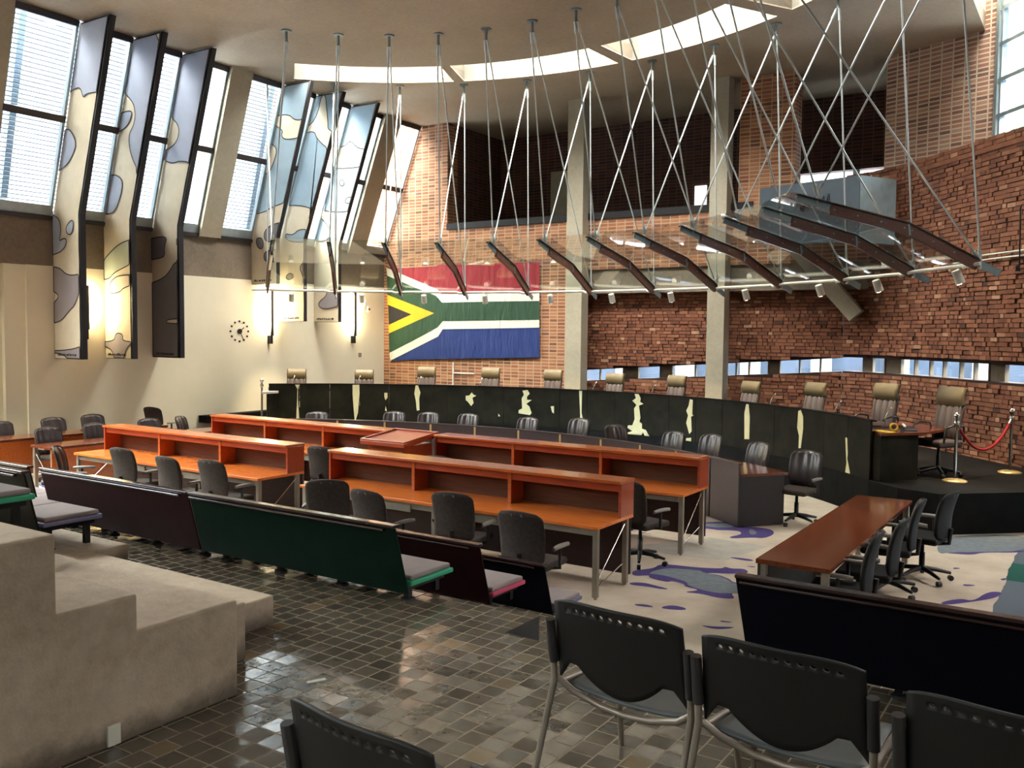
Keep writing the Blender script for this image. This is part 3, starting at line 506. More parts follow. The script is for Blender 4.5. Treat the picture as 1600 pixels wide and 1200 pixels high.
for n, (o0, o1) in enumerate(opens):
    w = MB(); k = 14; H = 1.25
    for i in range(k):
        a, b = R(o0+(o1-o0)*i/k), R(o0+(o1-o0)*(i+1)/k)
        w.hexa([pt(RO,a,ZC+.02),pt(RO,b,ZC+.02),pt(RO+.15,b,ZC+.02),pt(RO+.15,a,ZC+.02)], [pt(RO,a,ZC+H),pt(RO,b,ZC+H),pt(RO+.15,b,ZC+H),pt(RO+.15,a,ZC+H)])
        w.hexa([pt(RI-.15,a,ZC+.02),pt(RI-.15,b,ZC+.02),pt(RI,b,ZC+.02),pt(RI,a,ZC+.02)], [pt(RI-.15,a,ZC+.5),pt(RI-.15,b,ZC+.5),pt(RI,b,ZC+.5),pt(RI,a,ZC+.5)])
    for e, s in ((o0,-1),(o1,1)):
        a, b = R(e), R(e+s*1.0); w.hexa([pt(RI,a,ZC+.02),pt(RO,a,ZC+.02),pt(RO,b,ZC+.02),pt(RI,b,ZC+.02)], [pt(RI,a,ZC+H*.4),pt(RO,a,ZC+H),pt(RO,b,ZC+H),pt(RI,b,ZC+H*.4)])
    o = struct('trim_%d' % (n+10), w, M['well'])
    g = MB()
    for i in range(k):
        a, b = R(o0+(o1-o0)*i/k), R(o0+(o1-o0)*(i+1)/k)
        g.add([pt(RI,a,ZC+.5),pt(RI,b,ZC+.5),pt(RO,b,ZC+H),pt(RO,a,ZC+H)], [[0,1,2,3]])
    tag(g.build('window_%d' % (n+14), M['skyglass']), kind='structure')
struct('roof_light_block', MB().box(-4.2,-2.0,8,20.6,10.4,10.6).box(-.6,5,8,20.6,10.4,10.6).box(-2,-.6,8,15.5,10.4,10.6).box(-2,-.6,18.9,20.6,10.4,10.6), M['conc'])  # unseen roof added to cut the sky light at the right
tag(MB().box(-2,-.6,15.5,18.9,10.5,10.52).build('window_22', M['skyglass']), kind='structure')  # glass over the gap in the added unseen roof
ef = MB()
for a, b in zip(edge[2:5], edge[3:6]):
    d = Vector((b[0]-a[0], b[1]-a[1])).normalized()*.1; ef.hexa([(a[0],a[1],ZC+.3),(b[0],b[1],ZC+.3),(b[0]-d.y,b[1]+d.x,ZC+.3),(a[0]-d.y,a[1]+d.x,ZC+.3)][::1],[(a[0],a[1],10.4),(b[0],b[1],10.4),(b[0]-d.y,b[1]+d.x,10.4),(a[0]-d.y,a[1]+d.x,10.4)])
struct('wall_clerestory', ef, M['white'])
# unseen sides of the hall behind the viewer
struct('wall_rear', MB().box(-17.8, 4.8, -4.3, -4, -.1, 4.6).box(-17.8, 4.8, -4.3, -4, 5.7, 8.6).box(-17.8,-15,-4.3,-4,4.6,6.6).box(-3,4.8,-4.3,-4,4.6,6.6), M['conc'])
f = MB()
for x in (-15,-12,-9,-6,-3.08): f.box(x,x+.08,-4.2,-4.1,4.6,5.7)
for z in (4.6,5.62): f.box(-15,-3,-4.2,-4.1,z,z+.08)
w = tag(f.build('window_19', M['frame']), kind='structure'); MB().box(-15,-3,-4.155,-4.145,4.6,5.7).build('pane', M['glass'], w)  # unseen window added as front fill light
struct('wall_side', MB().box(4.5, 4.8, -4, 10.2, -.1, 4.0).box(4.5, 4.8, -4, 10.2, 5.4, 10.5).box(4.5,4.8,-.6,10.2,4.0,5.4).box(4.5,4.8,-4,-3.6,4.0,5.4)  , M['conc'])
f = MB(); g = MB()
for a, b in ((-3.9,-1.1),(-1,1.8),(1.9,4.7),(4.8,7.75)):
    plank(f, a, b, 0, .06, -.06, .05); plank(f, a, b, .97, 1.0, -.05, .05); plank(f, a, a+.06, .06, .97, -.05, .04); plank(f, b-.06, b, .06, .97, -.05, .04); plank(f, a, b, .495, .53, -.05, .05)
    plank(g, a+.06, b-.06, .06, .97, -.004, .004)
w = tag(f.build('window_21', M['frame']), kind='structure'); g.build('pane', M['glass'], w)  # unseen bays of the leaning glass, added to brighten the foreground
f = MB()
for y in (-3.6,-2.1,-.68): f.box(4.6,4.7,y,y+.08,4.0,5.4)
for z in (4.0,5.32): f.box(4.6,4.7,-3.6,-.6,z,z+.08)
w = tag(f.build('window_18', M['frame']), kind='structure'); MB().box(4.645,4.655,-3.6,-.6,4.0,5.4).build('pane', M['glass'], w)  # unseen window added to light the foreground from the right
fc = MB().box(-30,30,27,27.3,-.5,4.2)
for k in range(26): x = -26+2.1*k; fc.box(x,x+.5,26.6,27,-.5,4.2,1)
struct('wall_outside', fc, [M['facade'], M['outcol']])
struct('ground', MB().box(-40, 30, 21.0, 60, -.6, -.5).box(-40, -18.6, -20, 21, -.6, -.5), M['ground'])

# judges' platform
JX, JY, JR = -9.52, 8.57, 8.46
jp = lambda r, deg: (JX+r*math.sin(R(deg)), JY+r*math.cos(R(deg)))
plat = [jp(JR-.02, a) for a in range(-49, 54, 3)] + [(-2.3,13.2),(-1.75,13.0),(-.81,13.86),(.3,14.85)]
plat += [(-1.25,16.72),(-2.35,17.98),(-2.98,18.68),(-3.55,19.2),(-4.2,19.7),(-4.75,RY-.1),(-11.0,RY-.1),(-11.2,YB-.02),(XL+.02,YB-.02),(XL+.02,13.7),(-16.4,13.15)]
struct('floor_platform', MB().prism(plat, -.05, .55), M['blackstone'])
struct('trim_14', MB().box(XL+.02,XL+.34,13.3,16.4,.5,.66), M['blackstone'])
# ------------------------------------------------------------------ counsel desks
def make_desk(L, label, loc):
    t = thing('counsel_desk', label, 'desk', loc, 0, 'hutch desks in two rows')
    D, H0, HD, H = .80, .74, .496, 1.12
    MB().box(0,L,0,D,.705,H0).build('worktop', M['worktop'], t, bevel=.004)
    MB().box(.0,L,HD-.02,D+.01,H-.032,H).build('hutch_top', M['wood'], t, bevel=.004)
    MB().box(.03,L-.03,HD+.025,HD+.045,H-.115,H-.032).build('hutch_apron', M['redwood'], t)
    MB().box(.03,L-.03,D-.03,D-.005,H0,H-.032).build('hutch_back', M['hutchback'], t)
    for x in (0, L-.03): MB().box(x,x+.03,HD+.005,D,H0,H-.032).build('side_panel', M['redwood'], t, bevel=.003)
    for k in (1,2): x = L*k/3; MB().box(x-.022,x+.022,HD+.015,D-.03,H0,H-.032).build('divider', M['wood2'], t, bevel=.003)
    MB().box(.02,L-.02,D-.035,D-.01,.1,.705).build('modesty_panel', M['darkwood'], t)
    for x in (.045, L*.5, L-.045):
        for y in (.055, D-.09): MB().tube([(x,y,0),(x,y,.02)],.018,10).beam((x,y,.02),(x,y,.705),.055,.055,(0,1,0)).build('leg', M['steel'], t, bevel=.006)
    a = MB().box(.08,L-.08,.04,.07,.635,.705); a.build('apron_rail', M['steel'], t)
    for a in (.25,.63): MB().box(L*a,L*(a+.17),.025,.038,.60,.68).build('cable_tray', M['steel'], t)
    for x in (.045, L-.045):
        MB().tube([(x,.075,.16),(x,D-.1,.66)],.007,8).build('brace', M['chrome'], t)
        MB().tube([(x,.075,.11),(x,D-.1,.25)],.007,8).build('brace', M['chrome'], t)
    return t
Y1, Y2 = 7.737, 9.92
d0 = make_desk(4.122, 'cherry-wood hutch desk nearest the audience, right of its neighbour in the front row', (-8.184,Y1,0))
dup(d0, (-13.06,Y1,0), 0, 'cherry-wood hutch desk in the front row, on the left behind the maroon bench')
dup(d0, (-8.2,Y2,0), 0, 'cherry-wood hutch desk in the second row, right of the lectern')
dup(d0, (-13.25,Y2,0), 0, 'cherry-wood hutch desk in the second row, left of the lectern')

t = thing('lectern', 'red-brown wooden lectern with a rimmed sloping top between the second-row desks', 'lectern', (-8.68,10.1,0))
MB().box(-.36,.36,-.2,.42,.02,.98).build('body', M['redwood'], t, bevel=.005)
MB().box(-.3,.3,-.215,-.2,.1,.9).build('front_panel', M['wood2'], t)
tp = lambda x0,x1,y0,y1,d0,d1: MB().hexa([(x0,y0,1.0+(y0+.3)*.11+d0),(x1,y0,1.0+(y0+.3)*.11+d0),(x1,y1,1.0+(y1+.3)*.11+d0),(x0,y1,1.0+(y1+.3)*.11+d0)],[(x0,y0,1.0+(y0+.3)*.11+d1),(x1,y0,1.0+(y0+.3)*.11+d1),(x1,y1,1.0+(y1+.3)*.11+d1),(x0,y1,1.0+(y1+.3)*.11+d1)])
tp(-.42,.42,-.3,.5,-.03,.03).build('reading_board', M['redwood'], t, bevel=.004)
rm = MB()
for a in ((-.42,.42,-.3,-.27),(-.42,.42,.47,.5),(-.42,-.39,-.27,.47),(.39,.42,-.27,.47)):
    q = tp(*a,.03,.055); rm.add(q.v, q.f)
rm.build('rim', M['redwood'], t, bevel=.003)

# ------------------------------------------------------------------ long plain tables at both sides
def make_table(label, loc, face):
    t = thing('side_table', label, 'table', loc, 0, 'long narrow side tables')
    W, L = .612, 3.73
    MB().box(0,W,0,L,.70,.74).build('tabletop', M['tabletop'], t, bevel=.004)
    for x in (.05,W-.05):
        for y in (.06,L/2,L-.06): MB().beam((x,y,0),(x,y,.70),.06,.06,(0,1,0)).build('leg', M['steel'], t, bevel=.006)
    x = .012 if face < 0 else W-.03
    MB().box(x,x+.018,.02,L-.02,.12,.70).build('modesty_panel', M['wood'] if face > 0 else M['clerkend'], t)
    for y in (.05,L-.05): MB().tube([(.08,y,.6),(W-.08,y,.16)],.007,8).build('brace', M['chrome'], t)
    return t
make_table('long polished table at the right, with dark chairs behind it and a bright glare spot', (-2.393,7.424,0), -1)
make_table('long table on the left, end-on behind the maroon bench, nearer the counsel desks', (-14.46,7.83,0), 1)
make_table('long table nearest the white left wall', (-16.0,7.35,0), 1)

# ------------------------------------------------------------------ office chairs
def sheet_back(w, z0, z1, y0, lean, curve, n=14, m=12, pleat=0, corner=.16):
    def fn(u, v):
        s = u*2-1; z = z0+(z1-z0)*v
        e = max(0, (v-(1-corner))/corner); e2 = max(0, (corner*.6-v)/(corner*.6))
        hw = w/2*(.93+.07*math.sin(min(1,v*1.5)*PI/2))*(1-.24*e*e-.18*e2*e2)
        y = y0-lean*v+curve*(s*s)+.03*math.sin(v*PI)
        if pleat: y += pleat*math.cos(s*PI*3.5+math.sin(v*3)*.7)
        return (s*hw, y, z-.02*e*s*s)
    return MB().grid(fn, n, m)
def make_office(label, loc, rz, group, fab='fabric'):
    t = thing('office_chair', label, 'chair', loc, rz, group)
    MB().box(-.24,.24,-.22,.25,.43,.50).build('seat', M[fab], t, bevel=.03, seg=3)
    b = sheet_back(.48,.50,1.0,-.25,.08,.05).build('backrest', M[fab], t, solid=.025)
    MB().tube([(0,-.16,.42),(0,-.27,.44),(0,-.285,.60)],.022,8).build('back_support', M['plastic'], t)
    sheet_back(.44,.53,.985,-.222,.08,.045,28,10,.006).build('back_cushion', M['leather'], t, solid=.03, off=1)
    for s in (-1,1):
        MB().tube([(s*.2,-.02,.44),(s*.29,-.02,.45),(s*.29,-.02,.64)],.018,8).build('arm_post', M['plastic'], t)
        MB().grid(lambda u,v,s=s: (s*.29+.036*math.cos(2*PI*u)*math.sin(PI*(.06+.88*v))**.5, -.14+.29*v, .655+.02*math.sin(2*PI*u)-.03*(v-.5)**2), 10, 8).build('armrest', M['armpad'], t)
    MB().lathe([(.03,.1),(.03,.3),(.02,.3),(.02,.43)],12).build('gas_column', M['plastic'], t)
    st = MB(); cs = []
    for k in range(5):
        a = 2*PI*k/5+.3; c, s_ = math.cos(a), math.sin(a)
        st.tube([(0,0,.13),(.15*c,.15*s_,.115),(.3*c,.3*s_,.085)],[.03,.024,.016],8); cs.append((.3*c,.3*s_,a))
    bo = st.build('star_base', M['plastic'], t)
    for x, y, a in cs:
        dx, dy = -math.sin(a)*.02, math.cos(a)*.02
        MB().tube([(x-dx,y-dy,.03),(x+dx,y+dy,.03)],.03,10).build('caster', M['plastic'], bo)
    return t
G1 = 'office chairs at the counsel desks'
oc = make_office('dark office chair turned sideways at the left end of the left front-row desk', (-11.88,7.12,0), R(-42), G1)
for x, y, a, lab in [
    (-11.28,7.62,4,'dark-backed office chair, left of three in a row at the left front-row desk'),
    (-10.05,7.47,-2,'dark-backed office chair, middle of three in a row at the left front-row desk'),
    (-9.36,7.60,3,'dark-backed office chair nearest the right end of the left front-row desk'),
    (-7.25,7.34,34,'dark office chair turned aside at the left end of the right front-row desk'),
    (-6.30,7.16,-4,'dark office chair second from left at the right front-row desk, beside the turned one'),
    (-5.55,7.56,8,'dark office chair second from the right at the right front-row desk'),
    (-4.43,7.15,2,'dark office chair at the right end of the right front-row desk, behind the navy bench'),
    (-9.27,9.4,6,'dark office chair seen through the gap between the two front-row desks'),
    (-7.4,9.62,16,'dark office chair whose rounded top shows just right of the lectern'),
    (-5.52,9.62,0,'office chair whose thin curved top edge peeks over the near desk hutch'),
    (-4.36,9.35,-12,'dark office chair side-on behind the right end of the nearest desk')]:
    dup(oc, (x,y,0), R(a), lab)
G2 = 'office chairs behind the curved clerks desk'
CCX, CCY, CR = -9.2, 5.47, 8.18
cpt = lambda r, deg: (CCX+r*math.sin(R(deg)), CCY+r*math.cos(R(deg)))
for k, (deg, z) in enumerate([(-29.7,0),(-19.4,.05),(-14.7,.06),(-9.4,.07),(-1.05,.07),(6.15,.13),(13.7,.09),(19.5,.06),(24.7,.1),(31.2,.09),(38.6,.1)]):
    x, y = cpt(CR+.95, deg)
    nm = ['leftmost','second from the left','third from the left','fourth from the left','fifth from the left','middle','fifth from the right, turned side-on','fourth from the right','third from the right','second from the right','rightmost, beside the desk end']
    o = dup(oc, (x,y,0), R(180-deg+(75 if k == 6 else random.uniform(-6,6)+(28 if k == 10 else 0))), 'leather chair behind the curved clerks desk, '+nm[k], G2)
    o.scale = (1,1,.92+z*.9)
G3 = 'leather chairs at the left side tables'
for x, y, a, lab in [(-14.86,8.5,-90,'shiny dark leather chair at the inner left table, nearest the viewer'),
    (-14.9,9.4,-88,'shiny dark leather chair at the inner left table, second from the near end'),
    (-14.92,10.5,-92,'shiny dark leather chair at the inner left table, just over the desk hutch corner'),
    (-14.9,11.3,-60,'shiny dark leather chair at the far end of the inner left table, angled'),
    (-16.42,7.7,-90,'dark leather chair at the wall-side table, at the left picture edge'),
    (-16.45,8.5,-90,'dark leather chair at the wall-side table, second from the left'),
    (-16.45,9.5,-90,'dark leather chair at the wall-side table, third from the left'),
    (-16.5,10.32,-92,'dark leather chair at the wall-side table, fourth from the left')]:
    o = dup(oc, (x,y,0), R(a), lab, G3); o.scale = (1,1,.93)
dup(oc, (-16.75,11.9,0), R(10), 'dark office chair standing sideways against the white wall past the tables', G3)
G4 = 'shaded chairs at the right side table'
bc = None
for x, y, a, lab in [(-1.80,7.87,95,'shaded office chair at the right table nearest the viewer, seen edge-on'),
    (-1.73,8.63,92,'shaded office chair second along the right table, seen edge-on'),
    (-1.76,9.72,96,'shaded office chair third along the right table, mostly hidden by its neighbour'),
    (-1.56,10.5,80,'shaded office chair pulled out from the far end of the right table, star base showing')]:
    if bc is None: bc = make_office(lab, (x,y,0), R(a), G4, 'shadefabric')
    else: dup(bc, (x,y,0), R(a), lab)

# ------------------------------------------------------------------ curved clerks desk
t = thing('clerks_desk', 'long curved dark clerks desk in front of the judges bench', 'desk', (CCX,CCY,0))
def arcbox(r0, r1, a0, a1, z0, z1, n=6, cx=0, cy=0):
    mb = MB(); p = lambda r, a, z: (cx+r*math.sin(R(a)), cy+r*math.cos(R(a)), z)
    for i in range(n):
        a, b = a0+(a1-a0)*i/n, a0+(a1-a0)*(i+1)/n
        f = [[0,3,2,1],[4,5,6,7],[0,1,5,4],[2,3,7,6]]
        if i == 0: f.append([3,0,4,7])
        if i == n-1: f.append([1,2,6,5])
        mb.add([p(r0,a,z0),p(r0,b,z0),p(r1,b,z0),p(r1,a,z0),p(r0,a,z1),p(r0,b,z1),p(r1,b,z1),p(r1,a,z1)], f)
    return mb
gaps = [-31.4,-24.53,-17.61,-10.73,-4.0,2.75,9.3,15.83,22.16,28.05,33.83,38.8]
for a, b in zip(gaps, gaps[1:]): arcbox(CR,CR+.025,a+.1,b-.1,.02,.865).build('front_panel', M['clerk'], t)
arcbox(CR-.012,CR+.06,gaps[0],gaps[-1],.865,.885,60).build('top_rail', M['clerk'], t)
for a in gaps[1:-2]: arcbox(CR-.006,CR+.01,a-.13,a+.13,.60,.862,1).build('brass_strip', M['brass'], t)
arcbox(CR+.03,CR+.78,gaps[0],gaps[-1],.70,.735,60).build('desktop', M['tabletop'], t)
for a in (gaps[0],gaps[-1]-.3): arcbox(CR,CR+.72,a,a+.3,.02,.70,1).build('end_panel', M['clerkend'], t)

# ------------------------------------------------------------------ judges' bench with hide panels
t = thing('judges_bench', 'long curved judges bench clad in black hides with cream gaps between them', 'bench', (JX,JY,0))
N = 22; A0, A1 = -49.1, 52.9; st = (A1-A0)/N
for i in range(N):
    a, b = A0+st*i, A0+st*(i+1); m = arcbox(JR,JR+.03,a+.03,b-.03,.02,1.40,4)
    for pc in PATCHES:
        c = sum(p[0] for p in pc)/len(pc)
        if a <= c < b:
            mx = [min(max(z,.01),1.395) for _, z in pc]
            vs = [((JR-.006)*math.sin(R(q)), (JR-.006)*math.cos(R(q)), z) for (q, _), z in zip(pc, mx)]
            vb = [((JR+.004)*math.sin(R(q)), (JR+.004)*math.cos(R(q)), z) for (q, _), z in zip(pc, mx)]
            n = len(vs); m.add(vs+vb, [list(range(n))]+[[k,(k+1)%n,n+(k+1)%n,n+k] for k in range(n)], 1)
    m.build('hide_panel', [M['hide'], M['hidewhite']], t)
arcbox(JR-.01,JR+.09,A0,A1,1.398,1.415,70).build('top_edge', M['blackstone'], t)
arcbox(JR+.04,JR+.85,A0,A1-4,1.24,1.28,60).build('desktop', M['darkwood'], t)
bx = lambda p: (p[0]-JX, p[1]-JY)
MB().prism([bx(p) for p in [(-2.88,13.95),(-2.6,13.55),(-2.12,14.1),(-1.88,15.1),(-2.75,15.6)]],1.21,1.25).build('end_desktop', M['tabletop'], t, bevel=.004)
MB().prism([bx(p) for p in [(-2.84,13.8),(-2.62,13.62),(-2.2,14.12),(-2.4,14.3)]],.55,1.21).build('end_panel', M['hide'], t)
MB().prism([bx(p) for p in [(-16.05,14.0),(-15.75,13.78),(-15.7,14.2),(-16.0,14.5)]],1.2,1.25).build('end_shelf', M['paleconc'], t, bevel=.004)
MB().prism([bx(p) for p in [(-15.98,14.1),(-15.8,13.95),(-15.76,14.2),(-15.95,14.4)]],.55,1.2).build('end_panel', M['hide'], t)

# judges' tall chairs
def make_judge(label, loc, rz):
    t = thing('judge_chair', label, 'chair', loc, rz, 'tall chairs behind the judges bench')
    MB().box(-.26,.26,-.22,.26,.42,.52).build('seat', M['jleather'], t, bevel=.035, seg=3)
    def bk(u, v):
        s = u*2-1; z = .5+.5*v; return (s*.235, -.24-.06*v+.03*s*s+.012*math.cos(s*PI*4)+.03*math.sin(PI*v), z)
    MB().grid(bk, 30, 8).build('backrest', M['jleather'], t, solid=.07, off=-1)
    def hr(u, v):
        s = u*2-1; z = 1.0+.24*v; return (s*.235, -.285-.03*v+.02*s*s+.035*math.sin(PI*min(1,v*1.1)), z)
    MB().grid(hr, 12, 10).build('headrest', M['jhead'], t, solid=.075, off=-1)
    for s in (-1,1):
        MB().tube([(s*.27,-.2,.5),(s*.3,-.15,.72),(s*.31,.05,.74),(s*.29,.2,.70),(s*.26,.2,.5)],.016,8).build('armrest', M['plastic'], t)
    MB().lathe([(.03,.1),(.03,.3),(.022,.3),(.022,.42)],12).build('gas_column', M['plastic'], t)
    sb = MB()
    for k in range(5): a = 2*PI*k/5; sb.tube([(0,0,.12),(.31*math.cos(a),.31*math.sin(a),.06)],[.03,.018],8)
    bo = sb.build('star_base', M['plastic'], t)
    for k in range(5): a = 2*PI*k/5; MB().lathe([(.01,.0),(.03,.015),(.03,.045),(.01,.06)],8,(.31*math.cos(a),.31*math.sin(a),0)).build('caster', M['plastic'], bo)
    return t
jc = None
words = ['leftmost, against the white wall','second from the left, beside the brick edge','third from the left, under the hoist end of the flag','fourth from the left, under the middle of the flag','fifth from the left, under the fly end of the flag','sixth, just right of the first concrete column','seventh, left of the second concrete column','eighth, just right of the second concrete column','third from the right, below the raking strut','second from the right, fully visible headrest and back','rightmost, beside the rope barrier with its back fully showing']
for k, (deg, zt) in enumerate([(-45.25,1.68),(-35.62,1.67),(-26.77,1.76),(-17.37,1.76),(-8.15,1.75),(1.02,1.72),(10.19,1.73),(21.07,1.69),(30.62,1.75),(41.1,1.83),(50.6,1.87)]):
    x, y = jp(JR+1.25, deg); rz = R(180-deg+(14 if k == 9 else 18 if k == 10 else random.uniform(-5,5)))
    lab = 'tall judge chair, '+words[k]
    if jc is None: o = jc = make_judge(lab, (x,y,.55), rz)
    else: o = dup(jc, (x,y,.55), rz, lab)
    o.scale = (1,1,(zt-.55)/1.24)
# gooseneck microphones
mc = None
mw = ['leftmost on the bench','second from the left','third from the left','fourth from the left','between the second column-side chairs','left of the second column','right of the second column','third from the right end','at the right end beside the yellow tape']
for k, deg in enumerate([-45.5,-35.76,-26.45,-16.94,1.26,10.79,30.37,41.42,50.3]):
    x, y = jp(JR+.42, deg); lab = 'gooseneck microphone on the judges bench, '+mw[k]
    if mc is None:
        mc = thing('microphone', lab, 'microphone', (x,y,1.28), R(-deg), 'gooseneck microphones on the judges bench')
        MB().lathe([(.05,0),(.05,.012),(.02,.025)],12).build('base', M['plastic'], mc)
        MB().tube([(0,0,.02),(.0,.0,.14),(.015,.03,.22),(.03,.07,.27)],.007,6).build('stem', M['chrome'], mc)
        MB().tube([(.03,.07,.27),(.035,.085,.295)],.012,8).build('head', M['offwhite'], mc)
    else: dup(mc, (x,y,1.28), R(-deg), lab)
yt = MB(); 
for i in range(20):
    a, b = 2*PI*i/20, 2*PI*(i+1)/20; q = lambda r, t_, y: (r*math.cos(t_), y, .06+r*math.sin(t_))
    yt.add([q(.06,a,-.02),q(.06,b,-.02),q(.06,b,.02),q(.06,a,.02),q(.04,a,-.02),q(.04,b,-.02),q(.04,b,.02),q(.04,a,.02)], [[0,1,2,3],[7,6,5,4],[4,5,1,0],[3,2,6,7]], 0, True)
o = tag(yt.build('tape_roll', M['yellow']), 'yellow tape roll standing on the end table of the judges bench', 'tape'); o.location = (-2.52,14.0,1.25); o.rotation_euler = (0,0,R(25))
o = tag(MB().box(-.13,.13,-.07,.07,0,.012).build('lit_patch', M['yellow'], bevel=.003), 'yellow patch of painted warm light beside the tape roll on the end table', 'lit_patch'); o.location = (-2.6,13.78,1.25); o.rotation_euler = (0,0,R(-30))  # warm spot light on the end table, put in as a yellow slab
o = thing('desk_phone', 'small dark desk telephone on the end table right of the yellow tape', 'telephone', (-2.35,14.2,1.25), R(30))
MB().hexa([(-.1,-.08,0),(.1,-.08,0),(.1,.08,0),(-.1,.08,0)],[(-.09,-.07,.03),(.09,-.07,.03),(.09,.07,.06),(-.09,.07,.06)]).build('body', M['plastic'], o, bevel=.006)
MB().tube([(-.07,-.05,.06),(-.07,0,.085),(-.07,.05,.09)],.018,8).build('handset', M['offwhite'], o)
# ------------------------------------------------------------------ public benches
def make_bench(name, label, L, loc, mat, edge, group, lh=0):
    t = thing(name, label, 'bench', loc, 0, group)
    MB().hexa([(.05,.06,.075),(L+.05,.06,.075),(L+.05,.075,.075),(.05,.075,.075)],[(0,-.02,.53),(L,-.02,.53),(L,-.005,.53),(0,-.005,.53)]).build('back_panel', mat, t, bevel=.004)
    MB().box(.0,L,-.035,.03,.53,.55).build('top_rail', M['benchtop'], t, bevel=.004); MB().box(.03,L-.08,-.05,-.02,.505,.52).build('lower_rail', M['benchtop'], t, bevel=.004)
    MB().box(.05,L+.06,.085,.55,.125,.16).build('seat', edge, t, bevel=.01)
    n = max(1, round(L/.53))
    for i in range(n): a = .055+L*i/n; MB().box(a,a+L/n-.008,.10,.53,.16,.195).build('seat_cushion', M['cushion'], t, bevel=.012)
    m = max(2, n)
    for i in range(m): x = .2+(L-.25)*i/(m-1); MB().box(x-.02,x+.02,.16,.2,-lh,.13).box(x-.02,x+.02,.46,.5,-lh,.13).box(x-.05,x+.05,.10,.52,.085,.128).lathe([(.05,0),(.05,.012),(.02,.02)],10,(x,.18,-lh)).build('leg', M['blacksteel'], t)
    return t
GB = 'laminated benches of the public seating'
make_bench('public_bench', 'long dark green bench nearest the tiled foreground, with green seat edge', 2.12, (-5.975,4.5,T0), M['greenlam'], M['greenedge'], GB)
make_bench('public_bench', 'long maroon bench left of the dark green bench', 2.12, (-8.112,4.5,T0), M['maroon'], M['lilacedge'], GB)
make_bench('public_bench', 'dark bench left of the maroon bench, mostly hidden', 2.1, (-10.35,4.47,T0), M['olive'], M['greenedge'], GB)
make_bench('public_bench', 'maroon bench one row below the green bench, with pink seat edge', 2.1, (-6.0,5.53,T1), M['maroon'], M['pinkedge'], GB)
make_bench('public_bench', 'near-black navy bench in the lowest row, its right end under the dark chair', 2.1, (-5.95,6.4,T2), M['navy'], M['lilacedge'], GB)
make_bench('public_bench', 'long navy bench at the right, across the foreground', 2.65, (-1.60,4.65,T0), M['navy'], M['lilacedge'], GB)
make_bench('public_bench', 'dark bench at the left edge on the concrete steps, with pale blue cushions', 2.1, (-8.53,3.45,1.05), M['olive'], M['lilacedge'], GB, .068)
make_bench('public_bench', 'topmost dark bench cut off by the left picture edge, with green seat edge', 2.1, (-7.55,2.4,1.46), M['olive'], M['greenedge'], GB, .176)

# raw concrete seating steps
t = thing('concrete_steps', 'stepped raw concrete bleacher block in the left foreground', 'concrete steps', (0,0,0))
pr = [(1.0,T0),(2.94,T0),(2.94,1.284),(2.388,1.284),(2.388,1.448),(2.02,1.448),(2.02,1.785),(1.0,1.785)]
m = MB(); n = len(pr); x0, x1 = -11, SX
m.add([(x1,y,z) for y,z in pr]+[(x0,y,z) for y,z in pr], [list(range(n)), [n+i for i in range(n)][::-1]]+[[i,n+i,n+(i+1)%n,(i+1)%n] for i in range(n)])
m.build('stepped_block', M['block'], t, bevel=.012, seg=2)
MB().box(-11,-3.905,2.94,3.29,T0,1.126).build('middle_step', M['block'], t, bevel=.01)
MB().box(-11,-4.25,3.29,3.8,T0,.982).build('low_step', M['block'], t, bevel=.01)
MB().box(-11,-6.2,3.8,4.1,T0,.98).build('low_step', M['block'], t, bevel=.01)
MB().box(SX+.001,SX+.012,2.23,2.29,T0+.01,T0+.10).build('socket_plate', M['offwhite'], t)
o = tag(MB().box(-.05,.05,-.012,.012,0,.006).box(-.02,.05,.012,.016,0,.006).build('paper_scrap', M['offwhite']), 'small scrap of paper on the dark tiles beside the concrete steps', 'paper'); o.location = (-3.36,3.29,T0); o.rotation_euler = (0,0,R(62))

